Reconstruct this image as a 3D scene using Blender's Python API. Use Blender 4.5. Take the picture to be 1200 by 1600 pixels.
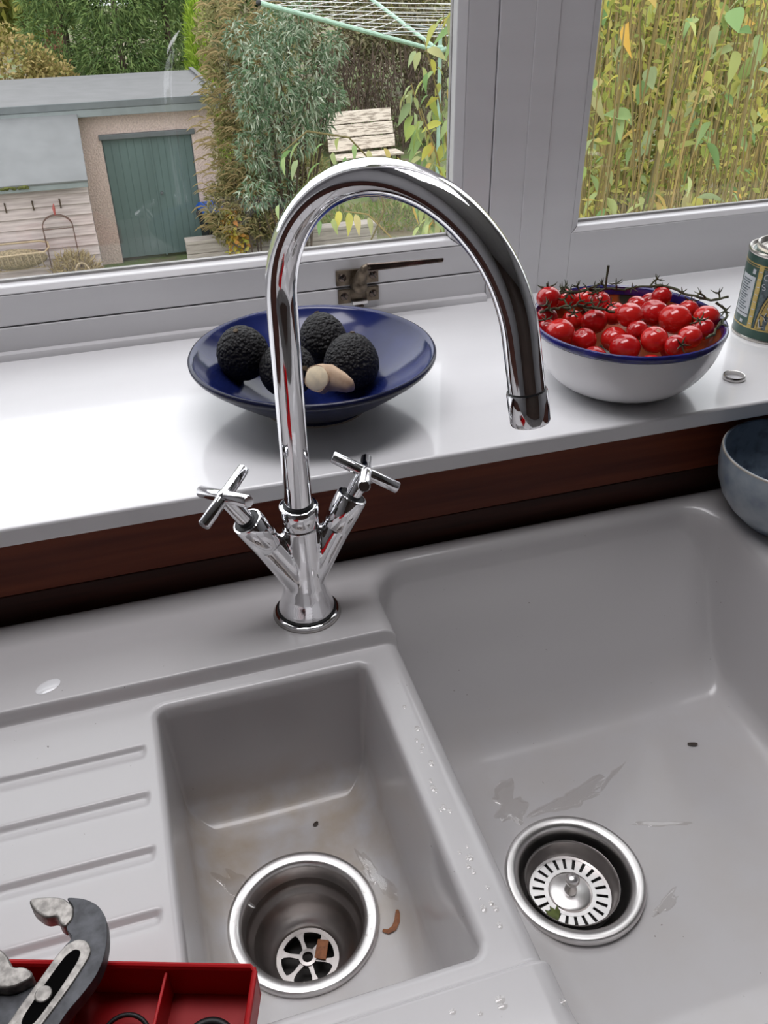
import bpy, bmesh, math, random
import numpy as np
from mathutils import Vector, Matrix

# ------------------------------------------------------------------ clear
for o in list(bpy.data.objects):
    bpy.data.objects.remove(o, do_unlink=True)
scene = bpy.context.scene
COL = scene.collection
PI = math.pi

# ------------------------------------------------------------------ camera
FPX = 1361.0                                   # focal length in pixels of the 1200x1600 frame
RIGHT = Vector((0.9567, -0.2908, -0.0133))
DOWN = Vector((-0.1740, -0.5345, -0.8271))
FWD = Vector((0.2334, 0.7936, -0.5619)).normalized()
RIGHT = (RIGHT - FWD * RIGHT.dot(FWD)).normalized()
DOWN = FWD.cross(RIGHT)
CAMPOS = Vector((-0.0937, -0.5498, 0.4748))
cd = bpy.data.cameras.new('camera')
cam = bpy.data.objects.new('camera', cd)
COL.objects.link(cam)
cam.matrix_world = Matrix(((RIGHT.x, -DOWN.x, -FWD.x, CAMPOS.x),
                           (RIGHT.y, -DOWN.y, -FWD.y, CAMPOS.y),
                           (RIGHT.z, -DOWN.z, -FWD.z, CAMPOS.z),
                           (0, 0, 0, 1)))
cd.sensor_width = 36.0
cd.lens = FPX * 36.0 / 1600.0
cd.clip_start = 0.01
cd.clip_end = 300
scene.camera = cam

# ------------------------------------------------------------------ sky: even overcast, brighter towards the zenith
world = bpy.data.worlds.new('overcast_sky')
scene.world = world
world.use_nodes = True
wn = world.node_tree
wn.nodes.clear()
w_out = wn.nodes.new('ShaderNodeOutputWorld')
w_bg = wn.nodes.new('ShaderNodeBackground')
w_tc = wn.nodes.new('ShaderNodeTexCoord')
w_sep = wn.nodes.new('ShaderNodeSeparateXYZ')
w_ramp = wn.nodes.new('ShaderNodeValToRGB')
w_ramp.color_ramp.elements[0].position = 0.0
w_ramp.color_ramp.elements[0].color = (0.66, 0.685, 0.72, 1)
w_ramp.color_ramp.elements[1].position = 1.0
w_ramp.color_ramp.elements[1].color = (0.97, 0.985, 1.0, 1)
wn.links.new(w_tc.outputs['Generated'], w_sep.inputs[0])
wn.links.new(w_sep.outputs['Z'], w_ramp.inputs[0])
wn.links.new(w_ramp.outputs[0], w_bg.inputs[0])
wn.links.new(w_bg.outputs[0], w_out.inputs[0])
w_bg.inputs[1].default_value = 3.0

scene.view_settings.view_transform = 'Standard'
scene.view_settings.look = 'None'
scene.view_settings.gamma = 1.0
scene.view_settings.use_curve_mapping = False
scene.view_settings.exposure = -0.12

# ------------------------------------------------------------------ helpers
def at(u, v, y):
    """a point of the garden seen at pixel (u, v) standing y metres beyond the tap"""
    r = RIGHT * ((u - 600) / FPX) + DOWN * ((v - 800) / FPX) + FWD
    return CAMPOS + r * ((y - CAMPOS.y) / r.y)


def tag(o, label=None, cat=None, group=None, kind=None):
    if label: o['label'] = label
    if cat: o['category'] = cat
    if group: o['group'] = group
    if kind: o['kind'] = kind
    return o


def empty(name, loc=(0, 0, 0), rz=0.0):
    o = bpy.data.objects.new(name, None)
    COL.objects.link(o)
    o.location = loc
    o.rotation_euler = (0, 0, rz)
    o.empty_display_size = 0.02
    return o


def link_mesh(name, me, mat, parent=None):
    o = bpy.data.objects.new(name, me)
    COL.objects.link(o)
    if mat is not None and not me.materials:
        me.materials.append(mat)
    if parent is not None:
        o.parent = parent
    return o


class MB:
    def __init__(s):
        s.v = []
        s.f = []

    def add(s, verts, faces, M=None):
        b = len(s.v)
        if M is not None:
            verts = [M @ Vector(p) for p in verts]
        s.v += [tuple(p) for p in verts]
        s.f += [tuple(b + i for i in f) for f in faces]
        return s

    def box(s, a, b, M=None):
        x0, y0, z0 = a
        x1, y1, z1 = b
        return s.add([(x0, y0, z0), (x1, y0, z0), (x1, y1, z0), (x0, y1, z0), (x0, y0, z1), (x1, y0, z1), (x1, y1, z1), (x0, y1, z1)],
                     [(0, 3, 2, 1), (4, 5, 6, 7), (0, 1, 5, 4), (1, 2, 6, 5), (2, 3, 7, 6), (3, 0, 4, 7)], M)

    def hexa(s, P):
        return s.add(P, [(0, 3, 2, 1), (4, 5, 6, 7), (0, 1, 5, 4), (1, 2, 6, 5), (2, 3, 7, 6), (3, 0, 4, 7)])

    def prism(s, poly, z0, z1, M=None):
        n = len(poly)
        vs = [(x, y, z0) for x, y in poly] + [(x, y, z1) for x, y in poly]
        area = sum(poly[i][0] * poly[(i + 1) % n][1] - poly[(i + 1) % n][0] * poly[i][1] for i in range(n))
        fs = []
        for i in range(n):
            j = (i + 1) % n
            fs.append((i, j, n + j, n + i) if area > 0 else (j, i, n + i, n + j))
        top = tuple(range(n, 2 * n)); bot = tuple(range(n - 1, -1, -1))
        fs += [top, bot] if area > 0 else [top[::-1], bot[::-1]]
        return s.add(vs, fs, M)

    def lathe(s, prof, n=48, M=None, closed=False):
        vs = []
        for r, z in prof:
            for k in range(n):
                a = 2 * PI * k / n
                vs.append((r * math.cos(a), r * math.sin(a), z))
        fs = []
        m = len(prof)
        for i in range(m - 1 if not closed else m):
            i2 = (i + 1) % m
            for k in range(n):
                k2 = (k + 1) % n
                fs.append((i * n + k, i * n + k2, i2 * n + k2, i2 * n + k))
        if not closed:
            if prof[0][0] > 1e-7: fs.append(tuple(range(n - 1, -1, -1)))
            if prof[-1][0] > 1e-7: fs.append(tuple((m - 1) * n + k for k in range(n)))
        return s.add(vs, fs, M)

    def tube(s, path, rad, n=10, cap=True):
        path = [Vector(p) for p in path]
        m = len(path)
        if not hasattr(rad, '__len__'): rad = [rad] * m
        vs = []
        up = None
        for i in range(m):
            t = (path[min(i + 1, m - 1)] - path[max(i - 1, 0)]).normalized()
            if up is None:
                up = Vector((0, 0, 1)) if abs(t.z) < .9 else Vector((1, 0, 0))
                e1 = t.cross(up).normalized()
            else:
                e1 = (e1 - t * e1.dot(t)).normalized()
            e2 = t.cross(e1)
            for k in range(n):
                a = 2 * PI * k / n
                vs.append(path[i] + (e1 * math.cos(a) + e2 * math.sin(a)) * rad[i])
        fs = []
        for i in range(m - 1):
            for k in range(n):
                k2 = (k + 1) % n
                fs.append((i * n + k, i * n + k2, (i + 1) * n + k2, (i + 1) * n + k))
        if cap:
            fs.append(tuple(range(n - 1, -1, -1)))
            fs.append(tuple((m - 1) * n + k for k in range(n)))
        return s.add(vs, fs)

    def ball(s, c, r, n=16, m=10, sc=(1, 1, 1), M=None):
        vs = [(c[0], c[1], c[2] - r * sc[2])]
        for i in range(1, m):
            p = -PI / 2 + PI * i / m
            for k in range(n):
                a = 2 * PI * k / n
                vs.append((c[0] + r * sc[0] * math.cos(p) * math.cos(a), c[1] + r * sc[1] * math.cos(p) * math.sin(a), c[2] + r * sc[2] * math.sin(p)))
        vs.append((c[0], c[1], c[2] + r * sc[2]))
        fs = [(0, 1 + (k + 1) % n, 1 + k) for k in range(n)]
        for i in range(m - 2):
            for k in range(n):
                k2 = (k + 1) % n
                fs.append((1 + i * n + k, 1 + i * n + k2, 1 + (i + 1) * n + k2, 1 + (i + 1) * n + k))
        L = len(vs) - 1
        b = 1 + (m - 2) * n
        fs += [(b + k, b + (k + 1) % n, L) for k in range(n)]
        return s.add(vs, fs, M)

    def mesh(s, name, smooth=False, angle=None):
        me = bpy.data.meshes.new(name)
        me.from_pydata(s.v, [], s.f)
        me.update()
        if smooth:
            me.polygons.foreach_set('use_smooth', [True] * len(me.polygons))
            if angle is not None:
                try:
                    me.set_sharp_from_angle(angle=math.radians(angle))
                except Exception:
                    pass
        return me

    def build(s, name, mat, parent=None, smooth=False, angle=40, bevel=0.0, seg=2, loc=None):
        o = link_mesh(name, s.mesh(name, smooth, angle), mat, parent)
        if loc is not None: o.location = loc
        if bevel > 0:
            b = o.modifiers.new('bevel', 'BEVEL')
            b.width = bevel; b.segments = seg; b.limit_method = 'ANGLE'; b.angle_limit = math.radians(40)
        return o


def copy_tree(o, parent=None):
    c = o.copy()
    COL.objects.link(c)
    c.parent = parent
    for ch in list(o.children):
        copy_tree(ch, c)
    return c


def axis_matrix(p, a):
    """matrix that puts local z along a, origin at p"""
    a = Vector(a).normalized()
    q = a.to_track_quat('Z', 'Y')
    return Matrix.Translation(Vector(p)) @ q.to_matrix().to_4x4()


# ------------------------------------------------------------------ materials
def mat(name, col, rough=0.5, metal=0.0, var=0.0, scale=20.0, bump=0.0, bscale=60.0, col2=None, stretch=(1, 1, 1),
        coat=0.0, spec=0.5, detail=4.0, coords='Object', lo=0.35, hi=0.65, bdist=0.002, coat_rough=0.05, trans=0.0, ior=1.5):
    m = bpy.data.materials.new(name)
    m.use_nodes = True
    nt = m.node_tree
    b = nt.nodes['Principled BSDF']
    b.inputs['Base Color'].default_value = (*col, 1)
    b.inputs['Roughness'].default_value = rough
    b.inputs['Metallic'].default_value = metal
    b.inputs['Specular IOR Level'].default_value = spec
    b.inputs['Coat Weight'].default_value = coat
    b.inputs['Coat Roughness'].default_value = coat_rough
    b.inputs['IOR'].default_value = ior
    tc = nt.nodes.new('ShaderNodeTexCoord')
    mp = nt.nodes.new('ShaderNodeMapping')
    mp.inputs['Scale'].default_value = stretch
    nt.links.new(tc.outputs[coords], mp.inputs[0])
    if var > 0 or col2 is not None:
        n = nt.nodes.new('ShaderNodeTexNoise')
        n.inputs['Scale'].default_value = scale
        n.inputs['Detail'].default_value = detail
        nt.links.new(mp.outputs[0], n.inputs['Vector'])
        r = nt.nodes.new('ShaderNodeValToRGB')
        c2 = col2 if col2 is not None else tuple(c * (1 - var) for c in col)
        c1 = col if col2 is not None else tuple(min(1, c * (1 + var * .5)) for c in col)
        r.color_ramp.elements[0].position = lo
        r.color_ramp.elements[1].position = hi
        r.color_ramp.elements[0].color = (*c2, 1)
        r.color_ramp.elements[1].color = (*c1, 1)
        nt.links.new(n.outputs['Fac'], r.inputs[0])
        nt.links.new(r.outputs[0], b.inputs['Base Color'])
    if bump > 0:
        n2 = nt.nodes.new('ShaderNodeTexNoise')
        n2.inputs['Scale'].default_value = bscale
        n2.inputs['Detail'].default_value = 3
        nt.links.new(mp.outputs[0], n2.inputs['Vector'])
        bp = nt.nodes.new('ShaderNodeBump')
        bp.inputs['Strength'].default_value = bump
        bp.inputs['Distance'].default_value = bdist
        nt.links.new(n2.outputs['Fac'], bp.inputs['Height'])
        nt.links.new(bp.outputs[0], b.inputs['Normal'])
    return m


LEAF_ALBEDO = 1.65


def ramp_mat(name, cols, rough=0.6, source='island', bump=0.0):
    """colour differs from leaf to leaf (mesh island or object)"""
    m = bpy.data.materials.new(name)
    m.use_nodes = True
    nt = m.node_tree
    b = nt.nodes['Principled BSDF']
    b.inputs['Roughness'].default_value = rough
    b.inputs['Specular IOR Level'].default_value = 0.15
    r = nt.nodes.new('ShaderNodeValToRGB')
    cr = r.color_ramp
    while len(cr.elements) < len(cols): cr.elements.new(0.5)
    for i, c in enumerate(cols):
        c = tuple(k * LEAF_ALBEDO for k in c)
        cr.elements[i].position = i / (len(cols) - 1)
        cr.elements[i].color = (*c, 1)
    if source == 'island':
        g = nt.nodes.new('ShaderNodeNewGeometry')
        nt.links.new(g.outputs['Random Per Island'], r.inputs[0])
    else:
        g = nt.nodes.new('ShaderNodeObjectInfo')
        nt.links.new(g.outputs['Random'], r.inputs[0])
    nt.links.new(r.outputs[0], b.inputs['Base Color'])
    # leaves let light through: real thin-sheet transmission by a translucent share
    t = nt.nodes.new('ShaderNodeBsdfTranslucent')
    mx = nt.nodes.new('ShaderNodeMixShader')
    mx.inputs[0].default_value = 0.28
    nt.links.new(r.outputs[0], t.inputs[0])
    nt.links.new(b.outputs[0], mx.inputs[1])
    nt.links.new(t.outputs[0], mx.inputs[2])
    nt.links.new(mx.outputs[0], nt.nodes['Material Output'].inputs[0])
    return m


def thin_glass(name, rough=0.0, tint=(1, 1, 1), ior=1.5):
    m = bpy.data.materials.new(name)
    m.use_nodes = True
    nt = m.node_tree
    nt.nodes.remove(nt.nodes['Principled BSDF'])
    tr = nt.nodes.new('ShaderNodeBsdfTransparent')
    tr.inputs[0].default_value = (*tint, 1)
    gl = nt.nodes.new('ShaderNodeBsdfGlossy')
    gl.inputs['Roughness'].default_value = rough
    # Schlick reflectance of a thin sheet, the same from both sides
    f0 = ((ior - 1) / (ior + 1)) ** 2
    ge = nt.nodes.new('ShaderNodeNewGeometry')
    dt = nt.nodes.new('ShaderNodeVectorMath'); dt.operation = 'DOT_PRODUCT'
    nt.links.new(ge.outputs['Incoming'], dt.inputs[0]); nt.links.new(ge.outputs['Normal'], dt.inputs[1])
    def mth(op, a, b=None):
        n_ = nt.nodes.new('ShaderNodeMath'); n_.operation = op
        for k_, v_ in enumerate((a, b)):
            if v_ is None: continue
            if isinstance(v_, (int, float)): n_.inputs[k_].default_value = v_
            else: nt.links.new(v_.outputs[0], n_.inputs[k_])
        return n_
    ab = nt.nodes.new('ShaderNodeMath'); ab.operation = 'ABSOLUTE'; nt.links.new(dt.outputs['Value'], ab.inputs[0])
    fr = mth('ADD', mth('MULTIPLY', mth('POWER', mth('SUBTRACT', 1.0, ab), 5.0), 1 - f0), f0)
    mx = nt.nodes.new('ShaderNodeMixShader')
    nt.links.new(fr.outputs[0], mx.inputs[0])
    nt.links.new(tr.outputs[0], mx.inputs[1])
    nt.links.new(gl.outputs[0], mx.inputs[2])
    nt.links.new(mx.outputs[0], nt.nodes['Material Output'].inputs[0])
    return m


M = {}
M['paint'] = mat('gloss_white_paint', (0.66, 0.65, 0.665), rough=0.35, coat=0.35, coat_rough=0.12, var=0.03, scale=9, bump=0.12, bscale=30, stretch=(0.5, 3, 3))
M['sill'] = mat('sill_gloss_paint', (0.82, 0.815, 0.83), rough=0.35, coat=0.8, coat_rough=0.09, var=0.02, scale=6, bump=0.10, bscale=26, stretch=(0.5, 4, 3), bdist=0.001)
M['joint'] = mat('joint_gap', (0.05, 0.045, 0.04), rough=0.9)
M['glass'] = thin_glass('window_glass')
M['wall'] = mat('kitchen_wall', (0.42, 0.415, 0.43), rough=0.9, var=0.05, scale=4)
M['cupboard'] = mat('dark_cupboards', (0.085, 0.055, 0.045), rough=0.5, var=0.2, scale=3)
M['floor'] = mat('kitchen_floor', (0.48, 0.46, 0.45), rough=0.6, var=0.2, scale=5)
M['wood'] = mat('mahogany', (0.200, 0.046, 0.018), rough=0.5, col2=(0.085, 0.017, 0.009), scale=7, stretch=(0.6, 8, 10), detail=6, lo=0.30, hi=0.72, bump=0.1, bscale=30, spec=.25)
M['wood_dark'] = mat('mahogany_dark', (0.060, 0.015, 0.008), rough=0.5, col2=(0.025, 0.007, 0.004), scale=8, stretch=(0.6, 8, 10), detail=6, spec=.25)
M['chrome'] = mat('chrome', (0.86, 0.86, 0.88), rough=0.045, metal=1.0)
M['steel'] = mat('brushed_steel', (0.74, 0.72, 0.71), rough=0.30, metal=1.0, bump=0.06, bscale=90, var=0.10, scale=40)
M['steel_dark'] = mat('dull_steel', (0.42, 0.39, 0.375), rough=0.32, metal=1.0, var=0.25, scale=25)
M['black'] = mat('black_rubber', (0.012, 0.012, 0.013), rough=0.5)
M['pipe'] = mat('pipe_inside', (0.02, 0.017, 0.015), rough=0.7)


def ceramic_mat():
    m = mat('sink_ceramic', (0.66, 0.635, 0.61), rough=0.26, coat=0.25, coat_rough=0.1)
    nt = m.node_tree
    b = nt.nodes['Principled BSDF']
    tc = nt.nodes.new('ShaderNodeTexCoord')
    # wear stains: brownish bloom on the bowl floors (attribute painted by where water stands) broken up by noise
    at_ = nt.nodes.new('ShaderNodeAttribute'); at_.attribute_name = 'stain'
    n = nt.nodes.new('ShaderNodeTexNoise'); n.inputs['Scale'].default_value = 22; n.inputs['Detail'].default_value = 6
    nt.links.new(tc.outputs['Object'], n.inputs['Vector'])
    r = nt.nodes.new('ShaderNodeValToRGB')
    r.color_ramp.elements[0].position = 0.36; r.color_ramp.elements[1].position = 0.66
    nt.links.new(n.outputs['Fac'], r.inputs[0])
    mul = nt.nodes.new('ShaderNodeMath'); mul.operation = 'MULTIPLY'
    nt.links.new(at_.outputs['Fac'], mul.inputs[0]); nt.links.new(r.outputs[0], mul.inputs[1])
    mx = nt.nodes.new('ShaderNodeMix'); mx.data_type = 'RGBA'
    mx.inputs['A'].default_value = (0.56, 0.545, 0.55, 1)
    mx.inputs['B'].default_value = (0.44, 0.35, 0.25, 1)
    nt.links.new(mul.outputs[0], mx.inputs['Factor'])
    # fine dark specks and scuffs
    n2 = nt.nodes.new('ShaderNodeTexNoise'); n2.inputs['Scale'].default_value = 330; n2.inputs['Detail'].default_value = 1
    nt.links.new(tc.outputs['Object'], n2.inputs['Vector'])
    r2 = nt.nodes.new('ShaderNodeValToRGB')
    r2.color_ramp.elements[0].position = 0.80; r2.color_ramp.elements[0].color = (0, 0, 0, 1)
    r2.color_ramp.elements[1].position = 0.83; r2.color_ramp.elements[1].color = (0.7, 0.7, 0.7, 1)
    nt.links.new(n2.outputs['Fac'], r2.inputs[0])
    mx2 = nt.nodes.new('ShaderNodeMix'); mx2.data_type = 'RGBA'
    mx2.inputs['B'].default_value = (0.09, 0.06, 0.04, 1)
    nt.links.new(r2.outputs[0], mx2.inputs['Factor'])
    nt.links.new(mx.outputs['Result'], mx2.inputs['A'])
    nt.links.new(mx2.outputs['Result'], b.inputs['Base Color'])
    return m


M['ceramic'] = ceramic_mat()
M['water'] = thin_glass('water_film', rough=0.02, tint=(0.97, 0.96, 0.95), ior=1.8)

# =================================================================== THE ROOM
SILL_Z = 0.1004
SILL_F, SILL_B = 0.045, 0.374
WX0, WX1, WZ1 = -0.95, 1.50, 1.40              # window opening
RX0, RX1, RY0, RZ0, RZ1 = -1.5, 1.9, -2.6, -0.90, 1.62   # room


def struct(o, label, cat):
    return tag(o, label, cat, kind='structure')


# window wall: lower part behind the wood upstand, piers and head
wb = empty('wall_back')
struct(wb, 'plain wall around the kitchen window, under the white sill', 'wall')
MB().box((RX0, 0.0722, RZ0), (RX1, 0.62, SILL_Z - 0.0175)).build('wall_panel', M['wall'], wb)
MB().box((RX0, SILL_B, SILL_Z - 0.017), (WX0, 0.62, RZ1)).build('wall_panel', M['wall'], wb)
MB().box((WX1, SILL_B, SILL_Z - 0.017), (RX1, 0.62, RZ1)).build('wall_panel', M['wall'], wb)
MB().box((WX0, SILL_B, WZ1), (WX1, 0.62, RZ1)).build('wall_panel', M['wall'], wb)
struct(MB().box((RX0 - .1, RY0, RZ0), (RX0, 0.62, RZ1)).build('wall_left', M['wall']), 'plain kitchen wall beside the drainer', 'wall')
struct(MB().box((RX1, RY0, RZ0), (RX1 + .1, 0.62, RZ1)).build('wall_right', M['wall']), 'plain kitchen wall beyond the tin', 'wall')
struct(MB().box((RX0 - .1, RY0 - .1, RZ0), (RX1 + .1, RY0, RZ1)).build('wall_front', M['cupboard']), 'plain kitchen wall opposite the window', 'wall')
struct(MB().box((RX0 - .1, RY0 - .1, RZ0 - .05), (RX1 + .1, 0.62, RZ0)).build('floor', M['floor']), 'brown kitchen floor below the sink', 'floor')
struct(MB().box((RX0 - .1, RY0 - .1, RZ1), (RX1 + .1, 0.62, RZ1 + .05)).build('ceiling', M['wall']), 'pale kitchen ceiling', 'ceiling')
# ceiling light panel, out of view, added to brighten the ledge around the tap
lampo = empty('added_ceiling_light', (0.0, 0.07, RZ1))
tag(lampo, 'long white light panel added on the ceiling to brighten the sink', 'lamp')
M['opal'] = mat('opal_glass', (0.9, 0.88, 0.86), rough=0.4)
MB().box((-.66, -.25, -.025), (.66, .25, 0)).build('panel_housing', M['opal'], lampo, bevel=.006)
MB().box((-.64, -.24, -.034), (.64, .24, -.0252)).build('panel_diffuser', M['opal'], lampo, bevel=.004)
ld = bpy.data.lights.new('added_light', 'AREA')
ld.shape = 'RECTANGLE'; ld.size = 1.2; ld.size_y = 0.46; ld.energy = 14.5; ld.color = (0.985, 0.97, 1.0)
lo = bpy.data.objects.new('added_light', ld); COL.objects.link(lo); lo.parent = lampo; lo.location = (0, 0, -.036)

# window sill
sill = MB().box((RX0, SILL_F, SILL_Z - 0.0168), (RX1, SILL_B + .002, SILL_Z)).build('trim_1', M['sill'], bevel=0.0025, seg=3, smooth=True)
struct(sill, 'wide glossy white painted windowsill with bowls standing on it', 'windowsill')

# wood upstand between sink and sill
ups = empty('trim_2')
struct(ups, 'reddish brown wooden upstand board between sink and windowsill', 'upstand')
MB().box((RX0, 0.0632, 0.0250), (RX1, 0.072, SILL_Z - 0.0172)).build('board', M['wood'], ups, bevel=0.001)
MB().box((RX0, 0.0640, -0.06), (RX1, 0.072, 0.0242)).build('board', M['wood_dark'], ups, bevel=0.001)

# ---- window frame (fixed) -------------------------------------------------
FY = 0.374                                      # room face of the frame
frame = empty('trim_3')
struct(frame, 'white painted wooden window frame with wide mullion', 'window frame')
JZ = 0.1340                                     # joint between frame and opening sash
# bottom rail under opening sash
MB().box((WX0, FY - .001, SILL_Z), (0.3065, 0.45, JZ - .0006)).build('bottom_rail', M['paint'], frame, bevel=0.0012)
# quarter bead where frame meets sill
bead = MB()
bead.prism([(0, 0), (-.0075, 0), (-.0075, .003), (-.0055, .0066), (0, .0082)], 0, 0.3065 - WX0,
           Matrix(((0, 0, 1, WX0), (1, 0, 0, FY - .001), (0, 1, 0, SILL_Z), (0, 0, 0, 1))))
bead.build('bead', M['paint'], frame, smooth=True)
# mullion: fixed post with a slightly raised centre strip
MB().box((0.3075, FY - .001, SILL_Z), (0.347, 0.45, WZ1)).build('mullion', M['paint'], frame, bevel=0.001)
MB().box((0.3468, FY - .0018, SILL_Z), (0.3734, 0.45, WZ1)).build('mullion', M['paint'], frame, bevel=0.0006)
MB().box((0.3733, FY - .0004, SILL_Z), (0.4128, 0.45, WZ1)).build('mullion', M['paint'], frame, bevel=0.001)
# head and jambs
MB().box((WX0, FY, WZ1 - .06), (WX1, 0.45, WZ1)).build('head', M['paint'], frame, bevel=0.001)
MB().box((WX0, FY, SILL_Z), (WX0 + .05, 0.45, WZ1 - .06)).build('jamb', M['paint'], frame, bevel=0.001)
MB().box((WX1 - .05, FY, SILL_Z), (WX1, 0.45, WZ1 - .06)).build('jamb', M['paint'], frame, bevel=0.001)
# bottom rail of the fixed light
MB().box((0.4128, FY - .0004, SILL_Z), (WX1 - .05, 0.406, 0.1675)).build('bottom_rail', M['paint'], frame, bevel=0.001)
# dark joint line behind
MB().box((WX0 + .05, FY + .006, JZ - .0014), (0.3075, FY + .03, JZ + .0012)).build('joint', M['joint'], frame)
MB().box((0.3060, FY + .006, JZ), (0.3080, FY + .03, WZ1 - .06)).build('joint', M['joint'], frame)


GB_ = 0.4025


def glazing(root, x0, x1, z0, z1, g):
    """sloped glazing rebate round a light: (x0..x1, z0..z1) at the room face, g = slope height; pane inside"""
    yb = FY + .016
    o = [(x0, z0), (x1, z0), (x1, z1), (x0, z1)]
    i = [(x0 + g * 1.35, z0 + g), (x1 - g * 1.35, z0 + g), (x1 - g * 1.35, z1 - g), (x0 + g * 1.35, z1 - g)]
    for k in range(4):
        a, b = o[k], o[(k + 1) % 4]
        c, d = i[k], i[(k + 1) % 4]
        m = MB()
        m.hexa([(a[0], FY - .0004, a[1]), (b[0], FY - .0004, b[1]), (b[0], GB_, b[1]), (a[0], GB_, a[1]),
                (c[0], yb - .011, c[1] - (g * .18 if k == 0 else 0)), (d[0], yb - .011, d[1] - (g * .18 if k == 0 else 0)), (d[0], GB_ - .003, d[1]), (c[0], GB_ - .003, c[1])])
        m.build('glazing_bead', M['paint'], root, bevel=0.0012)
        # putty line at the glass
        n = Vector(((x0 + x1) / 2, 0, (z0 + z1) / 2))
        p = MB()
        q = .0016
        ci = (min(max(c[0], x0 + g + q), x1 - g - q), c[1])
        p.box((min(c[0], d[0]) - .001, yb + .001, min(c[1], d[1]) - .001), (max(c[0], d[0]) + .001, yb + .0065, max(c[1], d[1]) + .0022))
        p.build('putty', M['putty'], root)
    pane = MB()
    pane.box((i[0][0] - .002, FY + .020, i[0][1] - .002), (i[1][0] + .002, FY + .0235, i[2][1] + .002))
    pane.build('pane', M['glass'], root)


M['putty'] = mat('putty', (0.42, 0.41, 0.40), rough=0.6, var=0.2, scale=40)

# opening sash with fastener
w1 = empty('window_1')
struct(w1, 'white opening casement looking onto the garage, with bronze fastener', 'window')
SX0, SX1, SZ0, SZ1 = WX0 + .05, 0.3065, JZ + .0006, WZ1 - .061
MB().box((SX0, FY, SZ0), (SX1, 0.4030, 0.1672)).build('sash_rail', M['paint'], w1, bevel=0.002, seg=3)
MB().box((SX0, FY, SZ1 - .033), (SX1, 0.4030, SZ1)).build('sash_rail', M['paint'], w1, bevel=0.0015)
MB().box((0.2738, FY, 0.1676), (SX1, 0.4030, SZ1 - .0335)).build('sash_stile', M['paint'], w1, bevel=0.0012)
MB().box((SX0, FY, 0.1676), (SX0 + .033, 0.4030, SZ1 - .0335)).build('sash_stile', M['paint'], w1, bevel=0.0012)
glazing(w1, SX0 + .033, 0.2738, 0.1676, SZ1 - .033, 0.0075)
# fixed light
w2 = empty('window_2')
struct(w2, 'white fixed window pane looking onto the tall leafy canes', 'window')
glazing(w2, 0.4130, WX1 - .05, 0.1675, WZ1 - .06, 0.0075)

# window fastener: bronze plates, barrel and lever (parts of the opening sash)
M['bronze'] = mat('old_bronze', (0.17, 0.135, 0.10), rough=0.42, metal=0.85, var=0.45, scale=130, bump=0.2, bscale=300, bdist=.0005)
M['bronze_d'] = mat('polished_bronze', (0.13, 0.10, 0.085), rough=0.2, metal=0.9, var=0.3, scale=60)
fz = FY
fa = MB().box((0.1262, fz - .0030, 0.1372), (0.1752, fz, 0.1545)).build('fastener_plate', M['bronze'], w1, bevel=0.0008)
fb = MB().box((0.1275, fz - .0035, 0.1165), (0.1425, fz - .001, 0.1330)).box((0.1600, fz - .0035, 0.1165), (0.1752, fz - .001, 0.1330)).box((0.140, fz - .0025, 0.1190), (0.162, fz - .001, 0.1325)).build('keeper_plate', M['bronze'], frame, bevel=0.0008)
MB().box((0.1430, fz - .0075, 0.1150), (0.1610, fz - .001, 0.1195)).build('catch', M['steel'], frame, bevel=0.0008)
MB().ball((0.1515, fz - .004, 0.1120), .0045, 12, 8, (1.3, .6, .6)).build('bolt_head', M['bronze_d'], frame, smooth=True)
for sx, sz, ow in ((0.1345, 0.1250, frame), (0.1680, 0.1250, frame), (0.1690, 0.1462, w1), (0.1330, 0.1462, w1)):
    sh = MB().lathe([(0, .0018), (.0022, .0016), (.0042, .0008), (.0046, 0)][::-1], 20, Matrix.Translation((sx, fz - .0034, sz)) @ Matrix.Rotation(PI / 2, 4, 'X')).build('screw_head', M['bronze_d'], ow, smooth=True)
    MB().box((-.0040, -.00045, -.0006), (.0040, .00045, .0004), Matrix.Translation((sx, fz - .0050, sz)) @ Matrix.Rotation(.9, 4, 'Y') @ Matrix.Rotation(PI / 2, 4, 'X')).build('screw_slot', M['black'], sh)
lev = MB()
lev.lathe([(.0001, .0165), (.0050, .0160), (.0078, .0135), (.0088, .009), (.0092, 0), (.0001, 0)][::-1], 28, Matrix.Translation((0.1505, fz - .002, 0.1385)) @ Matrix.Rotation(PI / 2, 4, 'X'))
lev.tube([(0.1505, fz - .010, 0.1400), (0.1525, fz - .014, 0.1520), (0.1555, fz - .020, 0.1600)], [.0082, .0062, .0050], 14)
lev.tube([(0.1550, fz - .020, 0.1555), (0.1560, fz - .021, 0.1605), (0.1600, fz - .022, 0.1633)], [.0048, .0050, .0042], 12)
lever = lev.build('fastener_lever', M['bronze'], w1, smooth=True)
MB().hexa([(0.1560, fz - .0265, 0.1580), (0.2440, fz - .0260, 0.1592), (0.2440, fz - .0200, 0.1592), (0.1560, fz - .0195, 0.1580),
           (0.1560, fz - .0250, 0.1665), (0.2455, fz - .0245, 0.1632), (0.2455, fz - .0210, 0.1632), (0.1560, fz - .0205, 0.1665)]).build('lever_arm', M['bronze_d'], lever, bevel=0.0014, seg=3, smooth=True)

# =================================================================== SINK
HALF = (-0.1365, 0.0385, -0.3130, -0.0560)      # x0,x1,y0,y1 rim of the half bowl
MAIN = (0.0520, 0.4190, -0.4000, 0.0500)        # rim of the main bowl
HD = (-0.0529, -0.1830)                         # half drain centre
MD = (0.1655, -0.1950)                          # main drain centre
HZ, MZ = -0.1350, -0.1665                       # flange heights
SKX0, SKX1, SKY0, SKY1 = -0.46, 0.545, -0.46, 0.0625


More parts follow.
